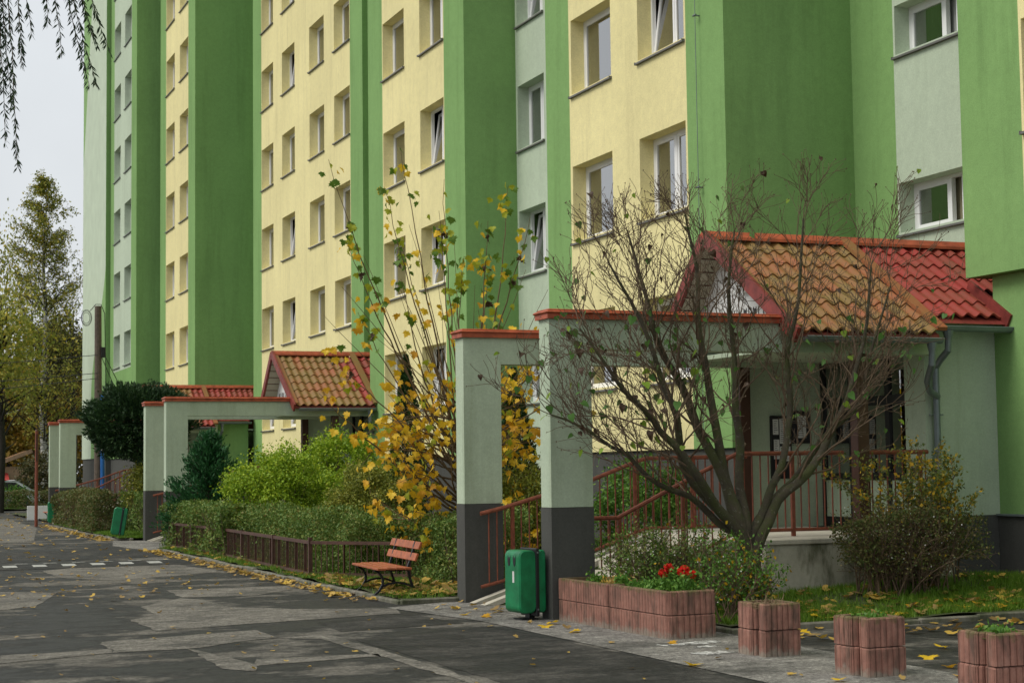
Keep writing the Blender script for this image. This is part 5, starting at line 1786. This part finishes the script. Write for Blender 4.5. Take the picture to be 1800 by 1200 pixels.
def car(label, x, y, rz):
    t = thing('parked_car', label, 'car', (x, y, 0), rz, 'cars parked behind the far hedge')
    prof = [(-2.05, .30), (-2.08, .62), (-1.95, .82), (-1.35, .92), (-.65, 1.38), (.15, 1.46), (.95, 1.42), (1.65, 1.0), (2.02, .90), (2.08, .55), (2.02, .30)]
    mb = MB(); n = len(prof); vs = []
    for yv, s in ((-.80, .90), (-.84, 1), (.84, 1), (.80, .90)):
        for px, pz in prof:
            tuck = .10 * max(0, (pz - .9) / .5)
            vs.append((px * (1 if s == 1 else .985), yv - math.copysign(tuck, yv), pz))
    fs = []
    for k in range(3):
        for i in range(n): fs.append((k * n + i, k * n + (i + 1) % n, (k + 1) * n + (i + 1) % n, (k + 1) * n + i))
    fs += [tuple(range(n - 1, -1, -1)), tuple(range(3 * n, 4 * n))]
    mb.add(vs, fs); body = mb.build('body', M['car_white'], t, local=True)
    for s in (-1, 1):
        mb = MB(); yv = s * .80
        mb.add([(-1.15, yv, .97), (-.60, yv - s * .075, 1.32), (.10, yv - s * .09, 1.38), (.85, yv - s * .085, 1.35), (1.38, yv, 1.0)], [(0, 1, 2, 3, 4)])
        mb.v = [(a, b + s * .012, c) for a, b, c in mb.v]; mb.build('side_window', M['dark_frame'], t, local=True)
        for xw in (-1.28, 1.28):
            mb = MB(); mb.tube([(xw, s * .70, .31), (xw, s * .88, .31)], .31, 16); wl_ = mb.build('wheel', M['tyre'], t, local=True)
            mb = MB(); mb.tube([(xw, s * .875, .31), (xw, s * .89, .31)], .19, 12); mb.build('rim', M['zinc'], wl_, local=True)
    mb = MB(); mb.add([(-1.32, -.68, .96), (-.70, -.62, 1.37), (-.70, .62, 1.37), (-1.32, .68, .96)], [(0, 1, 2, 3)]); mb.v = [(a - .015, b, c + .015) for a, b, c in mb.v]; mb.build('windscreen', M['dark_frame'], t, local=True)
    for s in (-.58, .58):
        mb = MB(); mb.box(-2.10, -2.04, s - .16, s + .16, .66, .78, .01); mb.build('headlight', M['zinc'], t, local=True)
    return t


car('white parked car nearest the left edge behind the hedge', 8.0, 91.5, R(8))
car('white parked car beside the red awning', 9.3, 96.5, R(12))

hut = thing('market_hut', 'low hut with red awning and sloping tiled roof', 'hut', (9.6, 103, 0))
mb = MB(); mb.box(8.3, 11.0, 102.0, 106, 0, 2.2); mb.build('wall', M['wood_trim'], hut)
mb = MB(); mb.add([(8.0, 101.6, 2.05), (10.9, 101.6, 3.15), (13.0, 101.6, 2.4), (8.0, 106.4, 2.05), (10.9, 106.4, 3.15), (13, 106.4, 2.4)], [(0, 1, 4, 3), (1, 2, 5, 4)]); mb.build('roof', M['tile_moss'], hut)
mb = MB(); mb.bar((8.0, 101.55, 2.0), (10.9, 101.55, 3.1), .06, .22); mb.build('roof_board', M['wood_trim'], hut)
mb = MB(); mb.add([(8.0, 101.9, 1.85), (9.6, 101.9, 1.85), (9.6, 101.0, 1.45), (8.0, 101.0, 1.45), (8.0, 101.0, 1.25), (9.6, 101.0, 1.25)], [(0, 1, 2, 3), (3, 2, 5, 4)]); mb.build('awning', M['awning'], hut)
mb = MB(); mb.box(8.35, 10.9, 101.98, 101.995, .1, 1.4); mb.build('counter_front', M['dark_frame'], hut)

# ------------------------------------------------------------------ weeping willow overhead
wil = thing('willow_tree', 'weeping willow whose leafy strands hang into the top left corner', 'tree', (-2.4, 17.2, 0))
r = np.random.default_rng(55)
pl = [(np.array([[-2.4, 17.2, -.1], [-2.3, 17.2, 2.5], [-2.0, 17.1, 5.0], [-1.4, 17, 7.4]]), [.34, .28, .24, .18])]
for tip in ((1.6, 17, 8.3), (2.6, 17.3, 8.2), (-3.5, 16.0, 9), (-2.5, 19.5, 9)):
    q = np.array([[-1.5, 17, 7.2], list(np.array([-1.5, 17, 7.2]) * .5 + np.array(tip) * .5 + np.array([0, 0, .5])), list(tip)])
    pl.append((q, [.13, .08, .03]))
polytubes(pl, 'trunk', M['dark_bark'], wil)
SPEC = [(1.50, 4.95, .05), (1.58, 4.72, .04), (1.53, 5.3, .05), (1.66, 5.75, .04), (1.45, 5.5, .06), (1.70, 6.0, .04), (1.90, 6.15, .03), (1.97, 5.85, .03), (2.02, 5.58, .12), (2.07, 5.62, .10), (2.12, 5.9, .10), (2.05, 5.95, .06), (1.40, 6.0, .05), (1.2, 5.6, .05), (.9, 6.1, .05), (.4, 5.9, .05), (-.6, 5.8, .05), (-3.3, 5.5, .05)]
st = []; LP = []; LD = []
for i, (x, zb, dr) in enumerate(SPEC):
    z = np.linspace(8.25, zb, 26); t = np.linspace(0, 1, 26)
    lean = (.34 if 2.0 <= x < 2.4 else .05) * t ** 2.2
    q = np.stack([x - .12 + .12 * t + lean * 1.0 + np.cumsum(r.normal(size=26)) * .006, 17 + (i % 5) * .05 - .1 + np.cumsum(r.normal(size=26)) * .008, z], 1)
    st.append((q, np.linspace(.009, .0022, 26)))
    m = int((8.25 - zb) * 92)
    tt = r.uniform(.12, 1.0, m) * 25; j = np.minimum(tt.astype(int), 24)
    p = q[j] + (q[j + 1] - q[j]) * (tt - j)[:, None]
    a = r.uniform(0, 2 * np.pi, m)
    d = np.stack([np.cos(a) * .55, np.sin(a) * .55, -np.ones(m) * r.uniform(.5, 1.3, m)], 1); d /= np.linalg.norm(d, axis=1)[:, None]
    LP.append(p + d * .042); LD.append(d)
polytubes(st, 'strands', M['twig'], wil)['kind'] = 'stuff'
leaf_obj('leaves', np.concatenate(LP), .085, M['l_willow'], wil, .20, dirs=np.concatenate(LD), fold=.4, r=r)

# ------------------------------------------------------------------ grass and fallen leaves
def grass(name, label, areas, h):
    V = []; base = 0; r = np.random.default_rng(91)
    for (x0, x1, y0, y1, n) in areas:
        x = r.uniform(x0, x1, n); y = r.uniform(y0, y1, n)
        keep = (np.sin(x * 3.3 + y * 1.1) + np.sin(y * 2.7 - x * .9) + r.normal(size=n) * .9) > -.7
        x = x[keep]; y = y[keep]; m = len(x)
        z = lawn_zv(x, y) - .01
        a = r.uniform(0, 2 * np.pi, m); w = .007; hh = h * r.uniform(.5, 1.5, m)
        b = np.stack([x, y, z], 1); s = np.stack([np.cos(a), np.sin(a), np.zeros(m)], 1) * w
        tip = b + np.stack([r.normal(size=m) * .03, r.normal(size=m) * .03, hh], 1)
        V.append(np.stack([b - s, b + s, tip], 1).reshape(-1, 3))
    v = np.concatenate(V); f = np.arange(len(v)).reshape(-1, 3)
    o = link(name, np_mesh(name, v, f), None, M['grass']); tag(o, label, 'grass', kind='stuff')


grass('grass', 'short green grass in the beds along the block',
      [(8.82, 14.1, 15.95, 17.85, 46000), (6.98, 8.3, 21.5, 39, 36000), (8.3, 9.0, 38.9, 41.4, 3000), (7.05, 8.6, 45.1, 52, 24000), (7.05, 8.0, 52, 59, 6000), (9, 12.5, 21.6, 40, 16000), (2, 14, 86.6, 91, 12000)], .075)


def leaf_fan(P, yaw, size, tilt, r):
    """five-lobed fallen leaves, one fan each"""
    o = np.array([(0, .45)] + MAPLE[::2]); k = len(o)
    c, s = np.cos(yaw), np.sin(yaw)
    x = (o[None, :, 0] * c[:, None] - (o[None, :, 1] - .45) * s[:, None]) * size[:, None]
    y = (o[None, :, 0] * s[:, None] + (o[None, :, 1] - .45) * c[:, None]) * size[:, None]
    curl = (o[:, 0] ** 2 + (o[:, 1] - .45) ** 2)[None] * size[:, None] * r.uniform(-.1, .75, (len(P), 1)) + x * tilt[:, :1] + y * tilt[:, 1:]
    z = curl - curl.min(axis=1)[:, None] + .006
    v = np.stack([P[:, 0:1] + x, P[:, 1:2] + y, P[:, 2:3] + z], -1).reshape(-1, 3)
    i = np.arange(len(P))[:, None] * k
    f = np.concatenate([i + np.array([[0, 1 + a, 1 + (a + 1) % (k - 1)]]) for a in range(k - 1)], 0)
    return v, f


def litter(areas):
    r = np.random.default_rng(13); PP = []; SS = []
    for (x0, x1, y0, y1, n, s0, s1, on) in areas:
        x = r.uniform(x0, x1, n); y = r.uniform(y0, y1, n)
        z = (lawn_zv(x, y) + .02) if on else np.full(n, .008)
        PP.append(np.stack([x, y, z], 1)); SS.append(r.uniform(s0, s1, n))
    P = np.concatenate(PP); S = np.concatenate(SS); n = len(P)
    v, f = leaf_fan(P, r.uniform(0, 6.28, n), S, r.normal(size=(n, 2)) * .18, r)
    o = link('leaf_litter', np_mesh('leaf_litter', v, f), None, M['l_litter']); tag(o, 'fallen yellow and tan leaves strewn over road and beds', 'leaves', kind='stuff')


litter([(0.5, 6.8, 22, 33, 80, .03, .075, 0), (1.0, 5.5, 24, 31, 130, .03, .07, 0), (1, 6.8, 34, 60, 260, .04, .10, 0), (6.5, 6.9, 22, 39, 420, .04, .10, 0), (6.98, 7.5, 21.6, 27, 240, .05, .12, 1), (7.4, 8.4, 21.5, 24.5, 220, .06, .13, 1),
        (6.5, 6.95, 45, 60, 200, .05, .11, 0), (7.0, 7.6, 27, 39, 200, .05, .10, 1), (0.5, 6.9, 12, 22, 70, .02, .05, 0), (8.9, 14, 16, 17.8, 150, .05, .11, 1), (10.2, 14, 15.95, 16.9, 90, .06, .12, 1), (9, 14, 14.2, 15.8, 40, .06, .12, 0), (7.0, 8.4, 18.6, 21.2, 26, .05, .11, 0), (9, 13, 15.0, 15.8, 40, .04, .10, 0),
        (2, 9, 60, 80, 200, .06, .12, 0), (7.2, 8.7, 10, 18, 14, .03, .07, 0), (8.8, 12, 22, 30, 160, .06, .13, 1)])
r = np.random.default_rng(3)
FALL = [(7.72, 15.2), (7.42, 16.7), (7.35, 17.45), (7.60, 17.75), (7.10, 19.3), (7.20, 19.0), (9.6, 14.6), (9.9, 14.9), (9.4, 14.1), (9.75, 13.6), (10.3, 15.1), (10.6, 14.3), (9.2, 13.0), (8.55, 11.7), (7.55, 11.9), (9.3, 15.4), (10.05, 15.5), (8.9, 12.3), (7.05, 13.4), (9.0, 15.2)]
FLAW = [(9.9, 16.1), (10.1, 16.3), (10.8, 16.1), (11.0, 16.0), (11.4, 16.4), (11.6, 16.2), (11.9, 16.1), (12.2, 16.3), (12.0, 16.6), (9.3, 16.2), (9.5, 16.4), (10.4, 16.0), (12.4, 16.05), (10.9, 16.5)]
for i, (x, y) in enumerate(FALL + FLAW):
    on = i >= len(FALL)
    o = bpy.data.objects.new('fallen_leaf', mpl[r.choice(['yellow', 'yellow', 'orange'])]); col.objects.link(o)
    o.location = (x, y, lawn_z(x, y) + .05 if on else .022)
    o.rotation_euler = (R(r.uniform(-12, 12)), R(r.uniform(-12, 12)), r.uniform(0, 6.28)); s = r.uniform(.09, .15); o.scale = (s, s, s)
    tag(o, 'yellow maple leaf lying on the grass behind the planters' if on else 'yellow maple leaf lying on the paving round the planters', 'leaf', 'fallen maple leaves on the grass' if on else 'fallen maple leaves on the paving')
